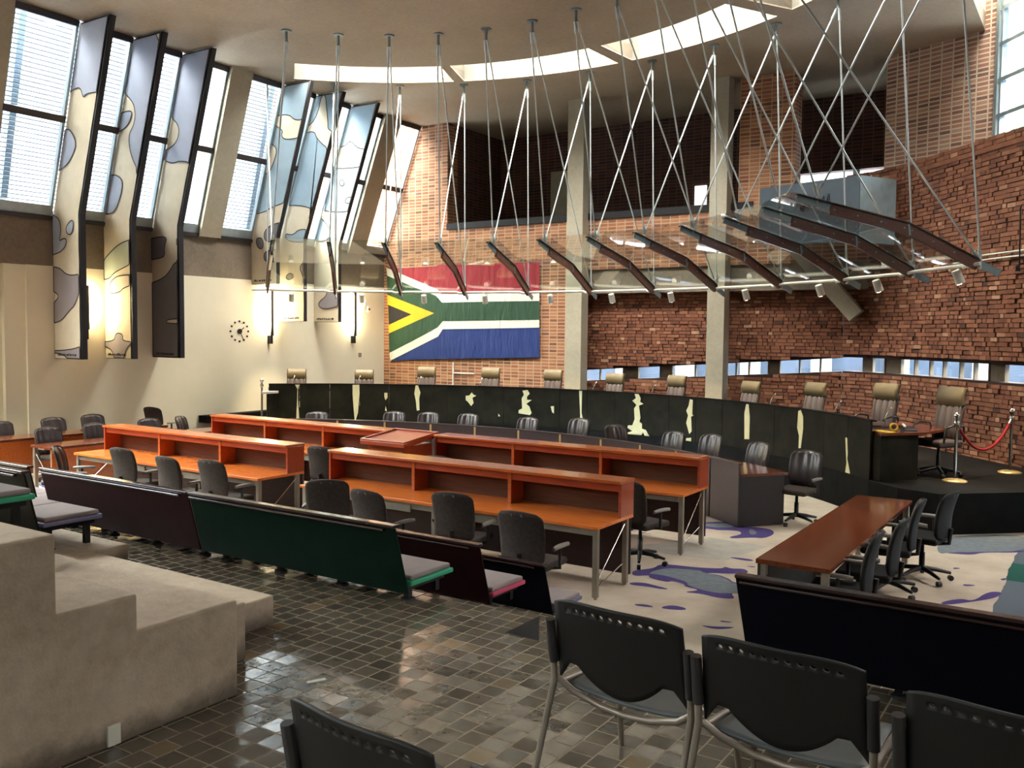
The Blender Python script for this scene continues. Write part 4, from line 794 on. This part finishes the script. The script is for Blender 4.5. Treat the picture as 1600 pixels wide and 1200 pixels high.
# ------------------------------------------------------------------ stacking chairs in the foreground
def make_stack(label, loc, rz):
    t = thing('stacking_chair', label, 'chair', loc, rz, 'perforated stacking chairs in the foreground')
    W = .565; nh = 11; p = W*.80/nh; m0 = (W-p*nh)/2
    def pos(s, z):      # s across, z up -> curved shell
        v = (z-.5)/.32; taper = 1-.03*max(0,v)
        q = s/(W/2); return (s*taper, -.015-.055*v+.05*(1-q*q)*-1+.03*(1-v)*(1-q*q), z - .026*q**4*max(0,v))
    ztop = .82; zh0, zh1 = ztop-.055, ztop-.02
    cols = [-W/2, -W/2+m0*.5]
    for i in range(nh): cols += [-W/2+m0+p*i, -W/2+m0+p*(i+.5)]
    cols += [W/2-m0, W/2-m0*.5, W/2]
    def zbot(s):
        q = abs(s)/(W/2)
        if q < .66: return .445+.10*(q/.66)**2
        if q < .80: return .545
        return .545-.08*((q-.8)/.2)
    m = MB()
    def strip(rows):
        vs = []; fs = []; w = len(cols); nr = len(rows(0))
        for j in range(nr): vs += [pos(s, rows(s)[j]) for s in cols]
        for j in range(nr-1):
            for i in range(w-1): fs.append([j*w+i, j*w+i+1, (j+1)*w+i+1, (j+1)*w+i])
        m.add(vs, fs, 0, True)
    strip(lambda s: [zbot(s)+(zh0-zbot(s))*k/9 for k in range(10)])
    strip(lambda s: [zh1, ztop-.006, ztop])
    for a, b in ((0,1),(1,2),(len(cols)-3,len(cols)-2),(len(cols)-2,len(cols)-1)):
        m.add([pos(cols[a],zh0),pos(cols[b],zh0),pos(cols[b],(zh0+zh1)/2),pos(cols[b],zh1),pos(cols[a],zh1),pos(cols[a],(zh0+zh1)/2)], [[0,1,2,5],[5,2,3,4]], 0, True)
    zc = (zh0+zh1)/2; r = .0095
    for i in range(nh):
        c0 = -W/2+m0+p*i; c1 = c0+p; cm = (c0+c1)/2
        outer = [(c0,zh0),(cm,zh0),(c1,zh0),(c1,zc),(c1,zh1),(cm,zh1),(c0,zh1),(c0,zc)]
        inner = [(cm+r*1.15*math.cos(R(225+45*k)), zc+r*math.sin(R(225+45*k))) for k in range(8)]
        m.add([pos(*q) for q in outer]+[pos(*q) for q in inner], [[k,(k+1)%8,8+(k+1)%8,8+k] for k in range(8)], 0, True)
    bo = m.build('backrest', M['poly'], t, solid=.012)
    bm = bmesh.new(); bm.from_mesh(bo.data); bmesh.ops.remove_doubles(bm, verts=bm.verts, dist=1e-4); bm.to_mesh(bo.data); bm.free()
    for s in (-1,1):
        x = s*.297
        MB().tube([(x*1.04,-.19,0),(x*1.0,-.035,.46),(x,-.045,.56)],.0135,12).build('rear_leg', M['tubegrey'], t)
        MB().tube([(x,-.04,.535),(x,-.07,.715)],.020,12).build('upright_sleeve', M['sleeve'], t, bevel=.004)
        MB().tube([(x*.93,.47,0),(x*.9,.40,.40),(x*.9,.36,.425),(x*.95,.0,.445)],.0135,12).build('front_leg', M['tubegrey'], t)
    MB().tube([(-.297,-.02,.465),(-.23,.0,.415),(-.11,.01,.38),(0,.012,.37),(.11,.01,.38),(.23,.0,.415),(.297,-.02,.465)],.014,10).build('seat_rail', M['tubegrey'], t)
    MB().grid(lambda u,v: ((u-.5)*.53*(1-.06*v), .02+.44*v, .41-.03*math.sin(PI*v)*(1-(2*u-1)**2)-.03*max(0,v-.8)*5*.4+.02*(2*u-1)**2), 14, 12).build('seat', M['seatgrey'], t, solid=.015)
    return t
sc = make_stack('black perforated stacking chair at the left of the front row, beside the tiled floor', (-1.478,3.05,T0), R(-4)); sc.scale = (1,1,.982)
dup(sc, (-.85,2.995,T0), R(-3), 'black perforated stacking chair in the middle of the front row, overlapping the navy bench')
dup(sc, (-.165,2.86,T0), R(-6), 'black perforated stacking chair at the right picture edge of the front row')
dup(sc, (-1.61,1.80,T0), R(-5), 'black perforated stacking chair in the row nearest the viewer, showing only its tilted back')
dup(sc, (-.96,1.78,T0), R(-3), 'black stacking chair whose top corner just shows at the bottom picture edge')

# ------------------------------------------------------------------ banners on fins
BY = {1:9.95,2:11.03,3:12.15,4:14.88,5:15.75,6:16.95}
bl = ['leftmost of the six','second from the left, with a greenish streak','third from the left, dark grey in its lower half','fourth from the left, shortest of all','fifth from the left, beyond the canopy end','rightmost, nearest the brick wall']
wd = .93
for k, y in BY.items():
    zb = {1:2.03,2:2.02,3:2.02,4:3.74,5:2.86,6:2.86}[k]
    t = thing('banner', 'appliqué banner on a black fin, '+bl[k-1], 'banner', (0,y,0), 0, 'banners on fins along the left wall')
    xi = lambda z: XL+.003 if z < 4.8 else XL+.003+(XT-XL)*(z-4.8)/3.5
    def inn(z): return xi(z)
    zt = 8.26
    outline = [(inn(zb),zb),(inn(zb)+wd,zb),(inn(4.8)+wd,4.8),(inn(zt)+wd,zt),(inn(zt),zt),(inn(4.8),4.8)]
    if k >= 4: outline = [(x-(.06 if i in (1,2,3) else 0), z) for i, (x,z) in enumerate(outline)]
    LZ = lambda z: (-.16 if y < 15.2 else 0)*max(0,(z-4.8)/3.5)
    fb = MB()
    for q in (outline[:3]+outline[5:], outline[2:]): fb.hexa([(x,.11+LZ(z),z) for x,z in q],[(x,LZ(z),z) for x,z in q])
    fb.build('fin_board', M['bandark'], t)
    LY = lambda z: (-.16 if y < 15.2 else 0)*max(0,(z-4.8)/3.5)
    f = MB(); keys = ['linen']+['b_'+q for q in BANC]+['thread']; mats = [M[q] for q in keys]; ti = len(keys)-1
    o2 = [(inn(zb)+.01,zb+.01),(inn(zb)+wd-.05,zb+.01),(inn(4.75)+wd-.05,4.75),(inn(zt)+wd-.05,zt-.01),(inn(zt)+.01,zt-.01),(inn(4.8)+.01,4.8)]
    # gently rumpled cloth
    def cl_(u, v):
        z = zb+.01+(zt-.02-zb)*v; a = inn(z)+.012; b = inn(z)+wd-.05
        return (a+(b-a)*u, -.012+.003*math.sin(9*z+4*u), z)
    f.grid(cl_, 6, 40)
    zmax = zt-.02
    for col, pg in BLOBS[k]:
        ex = []
        for x, z in pg:                            # shapes that meet an edge run off it before the corners are rounded
            u = (x-inn(z))/(wd-.05)
            if u < .09: x -= .3
            elif u > .88: x += .3
            if z > zmax-.5: z += .7
            if z < zb+.1: z -= .3
            ex.append((x, z))
        q = [(min(max(x,inn(z)+.015),inn(z)+wd-.055), z) for x, z in ((x, min(max(z,zb+.015),zmax)) for x, z in smooth(ex))]
        big = abs(sum(a[0]*b[1]-a[1]*b[0] for a, b in zip(q, q[1:]+q[:1])))/2
        d = -.018 if big > .6 else -.021
        f.add([(x,d,z) for x,z in q], [list(range(len(q)))], keys.index('b_'+col))
        h = .011
        for a, b in zip(q, q[1:]+q[:1]):
            l = math.hypot(b[0]-a[0], b[1]-a[1])
            if l < 1e-4: continue
            n = (-(b[1]-a[1])/l*h, (b[0]-a[0])/l*h)
            f.add([(a[0]-n[0],d-.003,a[1]-n[1]),(b[0]-n[0],d-.003,b[1]-n[1]),(b[0]+n[0],d-.003,b[1]+n[1]),(a[0]+n[0],d-.003,a[1]+n[1])], [[0,1,2,3]], ti)
    x = inn(zb)+.12                                # tiny stitched line at the hem
    while x < inn(zb)+wd-.2:
        w = random.uniform(.01,.035); f.box(x,x+w,-.026,-.02,zb+.06,zb+.06+random.uniform(.03,.055),ti); x += w+random.uniform(.006,.03)
    f.v = [(a, b+LY(c), c) for a, b, c in f.v]; f.build('cloth', mats, t)

# ------------------------------------------------------------------ hanging glass canopy
t = thing('glass_canopy', 'curved glass canopy with brown fins hung on steel rods above the judges bench', 'canopy', (0,0,0))
TH = [-51.1+9.72*k for k in range(12)]
def cp_(r, deg, z, off=0):
    a = R(deg); return (CX+r*math.sin(a)+off*math.cos(a), CY+r*math.cos(a)-off*math.sin(a), z)
PA, PBn, PC = (6.66,4.49), (8.12,4.12), (9.38,3.49)
lerp = lambda a, b, f: (a[0]+(b[0]-a[0])*f, a[1]+(b[1]-a[1])*f)
for k, th in enumerate(TH):
    e = .03*max(0,k-7); sh = .05*max(0,k-7)
    A, B, Cq = [(r+sh*q, z+e*.6) for (r, z), q in zip((PA,PBn,PC),(.6,1,1.2))]
    P = lambda q: cp_(q[0], th, q[1]-.09)
    up = cp_(1,th,1); nrm = (math.sin(R(th))*.3, math.cos(R(th))*.3, 1)
    m = MB(); A1, C1 = lerp(A,B,.30), lerp(B,Cq,.76)
    m.beam(P(A1),P(B),.055,.155,nrm).beam(P(B),P(C1),.055,.155,nrm)
    fo = m.build('timber_fin', M['fin'], t, bevel=.004)
    s = MB(); T = lambda q, d=0: cp_(q[0], th, q[1]+d)
    s.beam(T(A,-.01),T(B,-.01),.09,.014,nrm).beam(T(B,-.01),T(C1,-.01),.09,.014,nrm)
    s.build('top_flange', M['blacksteel'], fo)
    MB().beam(T(A,-.05),T(A1,-.07),.02,.09,nrm).build('steel_tip', M['finsteel'], fo)
    MB().beam(T(C1,-.07),T(Cq,-.05),.02,.10,nrm).build('steel_tip', M['finsteel'], fo)
    MB().beam(cp_(B[0],th,B[1]-.02),cp_(B[0]+.02,th,B[1]-.18),.07,.03,nrm).build('knee_plate', M['finsteel'], fo)
    for f_ in (.05,.35,.65,.95):
        for u_, v_ in ((A1,B),(B,C1)):
            q = lerp(u_,v_,f_); MB().tube([cp_(q[0],th,q[1]-.09,-.034),cp_(q[0],th,q[1]-.09,.034)],.012,6).build('bolt', M['finsteel'], fo)
    # suspension
    th1 = -50.3+10.1*k
    m1 = (-8.95+5.5*math.sin(R(th1)), 8.65+5.5*math.cos(R(th1)), ZC); m2 = cp_(8.86, th, ZC)
    a1 = cp_(A[0]+.28, th, A[1]-.02); a2 = cp_(Cq[0]-.28, th, Cq[1]+.12)
    for q in (m1, m2): MB().lathe([(.10,-.02),(.10,0)],14,q).beam((q[0],q[1],q[2]-.22),(q[0],q[1],q[2]-.02),.035,.035,(0,1,0)).build('ceiling_mount', M['finsteel'], t)
    for i, q in enumerate((m1, m2)):
        for j, b in enumerate((a1, a2)):
            d = (Vector(b)-Vector(q)).normalized(); q0 = Vector(q)+Vector((0,0,-.2))+Vector((.02 if j else -.02,0,0))
            MB().tube([q0,Vector(b)],.014,8).tube([q0,q0+d*.2],.026,8).tube([Vector(b)-d*.16,Vector(b)],.026,8).build('hanger_rod', M['cable'], t)
    MB().beam((a1[0],a1[1],a1[2]-.1),(a1[0],a1[1],a1[2]+.08),.05,.02,nrm).beam((a2[0],a2[1],a2[2]-.12),(a2[0],a2[1],a2[2]+.06),.05,.02,nrm).build('lug', M['cable'], t)
    if k < 11:
        t2 = TH[k+1]; e2 = .03*max(0,k-6); sh2 = .05*max(0,k-6)
        A_, B_, C_ = [(r+sh2*q, z+e2*.6) for (r, z), q in zip((PA,PBn,PC),(.6,1,1.2))]
        for (u0,u1,v0,v1) in ((lerp(A,B,-.04),lerp(B,A,.01),lerp(A_,B_,-.04),lerp(B_,A_,.01)),(lerp(B,Cq,.01),lerp(B,Cq,.8),lerp(B_,C_,.01),lerp(B_,C_,.8))):
            g = [cp_(u0[0],th+.12,u0[1]+.012),cp_(v0[0],t2-.12,v0[1]+.012),cp_(v1[0],t2-.12,v1[1]+.012),cp_(u1[0],th+.12,u1[1]+.012)]
            MB().hexa(g,[(x,y,z+.012) for x,y,z in g]).build('glass_pane', M['canopyglass'], t)
rl = []
for k in range(11):
    a = TH[k]; e = .02*max(0,k-7)
    rl += [cp_(9.08+e*2,a-(2.2 if k == 0 else -.8),3.565+e),cp_(9.16+e*2,a+8.3,3.575+e),cp_(9.05+e*2,a+9.0,3.54+e)]
rl.append(cp_(9.3,TH[11]+.5,3.64))
MB().tube(rl,.028,8).build('light_track', M['rail'], t)
SPOTS = [-47.73,-37.46,-28.16,-18.88,-8.79,.77,9.97,21.55,32.76,41.44,53.6]
s0 = None
sw = ['leftmost, near the first wall lamp','second from the left, near the second wall lamp','third from left, over the hoist of the flag','fourth from left, over the middle of the flag','fifth from the left, right of the flag','sixth, just right of the first column','seventh, midway between the columns','eighth, right of the second column','third from the right, beside the raking strut','second from the right','rightmost on the track']
for k, a in enumerate(SPOTS):
    e = .02*max(0,(a-20)/9.7); p = cp_(9.1+e*2, a, 3.53+e)
    lab = 'white spotlight on the canopy track, '+sw[k]
    if s0 is None:
        o = s0 = thing('spotlight', lab, 'spotlight', p, R(-a), 'spotlights on the canopy track')
        MB().beam((0,0,0),(0,0,-.07),.03,.03,(0,1,0)).build('stem', M['rail'], o)
        MB().tube([(0,-.045,-.03),(0,.035,-.21)],[.062,.066],14).build('housing', M['rail'], o, bevel=.006)
        MB().tube([(0,.0352,-.2105),(0,.036,-.212)],.052,14).build('lens', M['spotglow'], o)
    else: dup(s0, p, R(-a), lab)
    ld = bpy.data.lights.new('canopy_spot', 'SPOT'); ld.energy = SPOT_W; ld.color = (1,.80,.50); ld.spot_size = R(62); ld.spot_blend = .6; ld.shadow_soft_size = .04
    lo = bpy.data.objects.new('canopy_spot', ld); COL.objects.link(lo)
    q0 = Vector(cp_(9.14+e*2, a, 3.29+e)); q1 = Vector(cp_(9.9, a, .6)); lo.location = q0
    lo.rotation_euler = (q1-q0).to_track_quat('-Z','Y').to_euler()

# ------------------------------------------------------------------ things on the walls
f = MB(); mats = []
for i, (c, pg) in enumerate(FLAG):
    mats.append(M['f_'+c]); y = YB-.05-.004*i
    f.add([(x,y,z) for x,z in pg], [list(range(len(pg)))], i)
bd = FLAG[0][1]
f.box(-16.9,-12.12,YB-.045,YB-.03,2.1,4.36,0)
o = tag(f.build('flag', mats), 'large red, white, green, gold, black and blue national flag on the brick wall', 'flag')
t = thing('conduit', 'thin pale pipe with a side branch running down the bricks below the flag', 'pipe')
MB().tube([(-14.85,YB-.025,.55),(-14.85,YB-.025,1.82)],.02,8).build('riser', M['offwhite'], t)
MB().tube([(-14.85,YB-.03,1.52),(-14.15,YB-.03,1.52)],.014,8).build('branch', M['offwhite'], t)
lw = ['behind the leftmost banner','between the clock and the canopy end','right of the last banner, near the flag']
for k, (y, z0, z1) in enumerate(((10.55,2.66,3.45),(15.4,2.55,3.60),(18.36,2.55,3.64))):
    t = thing('wall_lamp', 'slim upright wall lamp glowing on both sides, '+lw[k], 'wall lamp', (XL,y,0), 0, 'glowing lamps on the white wall')
    MB().box(.12,.16,-.035,.035,z0-.05,z1+.05).build('blade', M['blacksteel'], t, bevel=.004)
    MB().box(0,.13,-.03,.03,z0-.25,z0-.05).build('wall_bracket', M['blacksteel'], t)
    MB().tube([(.075,-.045,z0+.12),(.075,-.045,z1)],.022,8).build('tube', M['lampglow'], t)
    MB().tube([(.075,.045,z0+.12),(.075,.045,z1)],.022,8).build('tube', M['lampglow'], t)
t = thing('wall_clock', 'rimless wall clock of twelve black dots on the white wall', 'clock', (XL,14.5,2.6))
for k in range(12):
    a = 2*PI*k/12; y, z = .265*math.sin(a), .24*math.cos(a); MB().tube([(0,y,z),(.012,y,z)],.026,10).build('hour_dot', M['blacksteel'], t)
MB().tube([(0,0,0),(.035,0,0)],.06,16).build('hub', M['blacksteel'], t)
MB().beam((.025,0,0),(.025,.12,.09),.012,.02,(1,0,0)).build('hour_hand', M['blacksteel'], t)
MB().beam((.03,0,0),(.03,.10,-.20),.012,.014,(1,0,0)).build('minute_hand', M['blacksteel'], t)
t = thing('wall_sensor', 'cluster of small white round wall devices left of the flag', 'sensor', (XL,18.95,3.3))
MB().tube([(0,-.05,.16),(.06,-.05,.16)],.06,12).box(0,.04,-.09,-.01,-.02,.10).build('upper_unit', M['offwhite'], t)
MB().tube([(0,.06,-.05),(.07,.06,-.05)],.085,14).box(0,.05,-.17,-.08,-.12,.03).build('round_unit', M['offwhite'], t)
MB().tube([(.07,.06,-.05),(.076,.06,-.05)],.03,10).build('lens', M['blacksteel'], t)
o = tag(MB().box(0,.012,-.06,.06,-.06,.06).build('switch_plate', M['steel'], bevel=.003), 'small square grey plate on the pale wall left of the flag', 'switch plate'); o.location = (XL,18.69,1.97)

# ------------------------------------------------------------------ rope barriers
def stanchion(label, x, y):
    t = thing('rope_stanchion', label, 'stanchion', (x,y,.55), 0, 'polished rope stanchions')
    MB().lathe([(.17,0),(.17,.012),(.12,.03),(.03,.045)],24).build('base', M['brass'], t)
    MB().tube([(0,0,.03),(0,0,.9)],.024,14).build('pole', M['chrome'], t)
    MB().lathe([(.028,.80),(.04,.82),(.04,.86),(.022,.88),(.022,.9),(.04,.93),(.043,.955),(.03,.985),(.004,1.0)],16).build('finial', M['chrome'], t)
s1, s2 = (-1.73,14.31), (-1.14,15.75)
stanchion('polished rope stanchion beside the end of the judges bench', *s1)
stanchion('polished rope stanchion at the right, against the rough brick wall', *s2)
stanchion('polished stanchion at the left end of the judges bench, before the white wall', -15.85, 13.85)
rp = []
for i in range(21):
    u = i/20; rp.append((s1[0]+(s2[0]-s1[0])*u, s1[1]+(s2[1]-s1[1])*u, 1.39-.48*4*u*(1-u)*.9))
t = thing('barrier_rope', 'sagging red rope hung between the two right-hand stanchions', 'rope')
MB().tube(rp,.02,10).build('rope', M['rope'], t)
MB().tube([rp[0],rp[1]],.026,10).tube([rp[-2],rp[-1]],.026,10).build('end_hook', M['chrome'], t)

# balcony box breaking through behind the canopy, with scribbled lettering
t = thing('balcony_front', 'slate-grey balcony front with faint scribbled lettering above the canopy, behind the rods', 'balcony')
c0 = (-4.05,18.28); c1 = (-6.2,18.9); c2 = (-3.85,19.25)
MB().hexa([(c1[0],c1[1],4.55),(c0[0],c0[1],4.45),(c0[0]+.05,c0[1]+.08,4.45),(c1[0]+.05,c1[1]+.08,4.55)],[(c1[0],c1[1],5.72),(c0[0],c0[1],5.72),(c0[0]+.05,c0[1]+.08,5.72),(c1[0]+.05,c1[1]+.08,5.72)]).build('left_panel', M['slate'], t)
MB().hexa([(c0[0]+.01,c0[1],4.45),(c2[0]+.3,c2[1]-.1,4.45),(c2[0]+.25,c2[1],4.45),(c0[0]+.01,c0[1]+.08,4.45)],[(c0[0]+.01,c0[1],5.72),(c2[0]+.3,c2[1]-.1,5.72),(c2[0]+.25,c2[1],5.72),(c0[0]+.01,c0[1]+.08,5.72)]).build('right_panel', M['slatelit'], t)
d = Vector((c0[0]-c1[0],c0[1]-c1[1])); L_ = d.length; d /= L_
w = MB(); q = []
for i in range(90):
    s = L_*(.42+.30*i/89); q.append((c1[0]+d.x*s+d.y*.012, c1[1]+d.y*s-d.x*.012, 5.33+.07*math.sin(i*.9)+.05*math.sin(i*.37+1)-.10*(1-i/89)))
w.tube(q,.011,5).build('lettering', M['ink'], t)
for s in (.15,.86):
    pass
t = thing('conduit', 'pair of thin pale pipes running along the rough brick wall at the right edge', 'pipe')
for z in (3.95,4.03): MB().tube([(*qpos(s,.05),z) for s in (3.2,4,5,6,7,8)],.016,8).build('pipe', M['offwhite'], t)
x, y = qpos(4.95,.1)
t = thing('bracket_bar', 'bent dark metal bar hanging on the rough brick wall at the right edge', 'bracket')
MB().tube([(x+.35,y-.4,4.75),(x+.02,y,4.75),(x,y,4.70),(x+.02,y,3.75)],.011,8).build('bar', M['blacksteel'], t)
MB().box(x-.03,x+.03,y-.02,y+.02,3.7,3.78).build('foot_plate', M['blacksteel'], t)

# trees seen through the right-hand screen
def tree(label, x, y, h):
    t = thing('tree', label, 'tree', (x,y,-.5), 0, 'trees outside the glazed screen')
    MB().tube([(0,0,0),(.1,.05,h*.4),(0,.1,h*.8)],[.18,.13,.05],8).build('trunk', M['trunk'], t)
    m = MB()
    for i in range(900):
        a = random.uniform(0,2*PI); r = 1.9*random.random()**.5; z = h*.72+random.gauss(0,1.3); p = Vector((r*math.cos(a),r*math.sin(a),z))
        u = Vector((random.gauss(0,1),random.gauss(0,1),random.gauss(0,1))).normalized()*.16; v = u.orthogonal().normalized()*.09
        m.add([p-u,p+v,p+u,p-v],[[0,1,2,3]])
    m.build('foliage', M['leaf'], t)
tree('pale green tree seen through the glazed screen at the upper right corner', -1.2, 28.5, 13.5)

# ------------------------------------------------------------------ light, sky, camera
w = bpy.data.worlds.new('daylight'); SC.world = w; w.use_nodes = True
n = w.node_tree.nodes; l = w.node_tree.links; bg = n['Background']
tc = n.new('ShaderNodeTexCoord'); sp = n.new('ShaderNodeSeparateXYZ'); rp_ = n.new('ShaderNodeValToRGB')
l.new(tc.outputs['Generated'], sp.inputs[0]); l.new(sp.outputs[2], rp_.inputs[0]); l.new(rp_.outputs[0], bg.inputs[0])
e = rp_.color_ramp.elements
e[1].position = .95; e[1].color = (1,.965,.91,1); e[0].position = 0; e[0].color = (.018,.024,.032,1)
for q_, c_ in ((.10,(.024,.028,.034,1)),(.22,(.042,.046,.050,1)),(.38,(.13,.135,.135,1)),(.62,(.62,.615,.60,1))):
    el = e.new(q_); el.color = c_
bg.inputs[1].default_value = SKY

P_ = dict(f=1406.7, pitch=3.233, roll=.573, yaw=33.29)
p, r_, yw = R(P_['pitch']), R(P_['roll']), R(P_['yaw'])
fw = Vector((-math.sin(yw)*math.cos(p), math.cos(yw)*math.cos(p), -math.sin(p))); rt = Vector((math.cos(yw), math.sin(yw), 0)); up = rt.cross(fw)
rt2 = rt*math.cos(r_)+up*math.sin(r_); up2 = -rt*math.sin(r_)+up*math.cos(r_)
cd = bpy.data.cameras.new('camera'); co = bpy.data.objects.new('camera', cd); COL.objects.link(co)
cd.sensor_width = 36; cd.lens = P_['f']/1600*36; cd.clip_end = 300; cd.clip_start = .05
co.matrix_world = Matrix(((rt2.x,up2.x,-fw.x,0),(rt2.y,up2.y,-fw.y,0),(rt2.z,up2.z,-fw.z,2.622),(0,0,0,1)))
SC.camera = co
vs = SC.view_settings; vs.view_transform = 'Standard'; vs.look = 'None'; vs.gamma = 1; vs.use_curve_mapping = False; vs.exposure = EXPO
SC.cycles.max_bounces = 14; SC.cycles.transparent_max_bounces = 24; SC.cycles.diffuse_bounces = 6; SC.cycles.glossy_bounces = 4
SC.cycles.sample_clamp_indirect = 8; SC.cycles.caustics_reflective = False; SC.cycles.caustics_refractive = False
SC.cycles.use_denoising = True
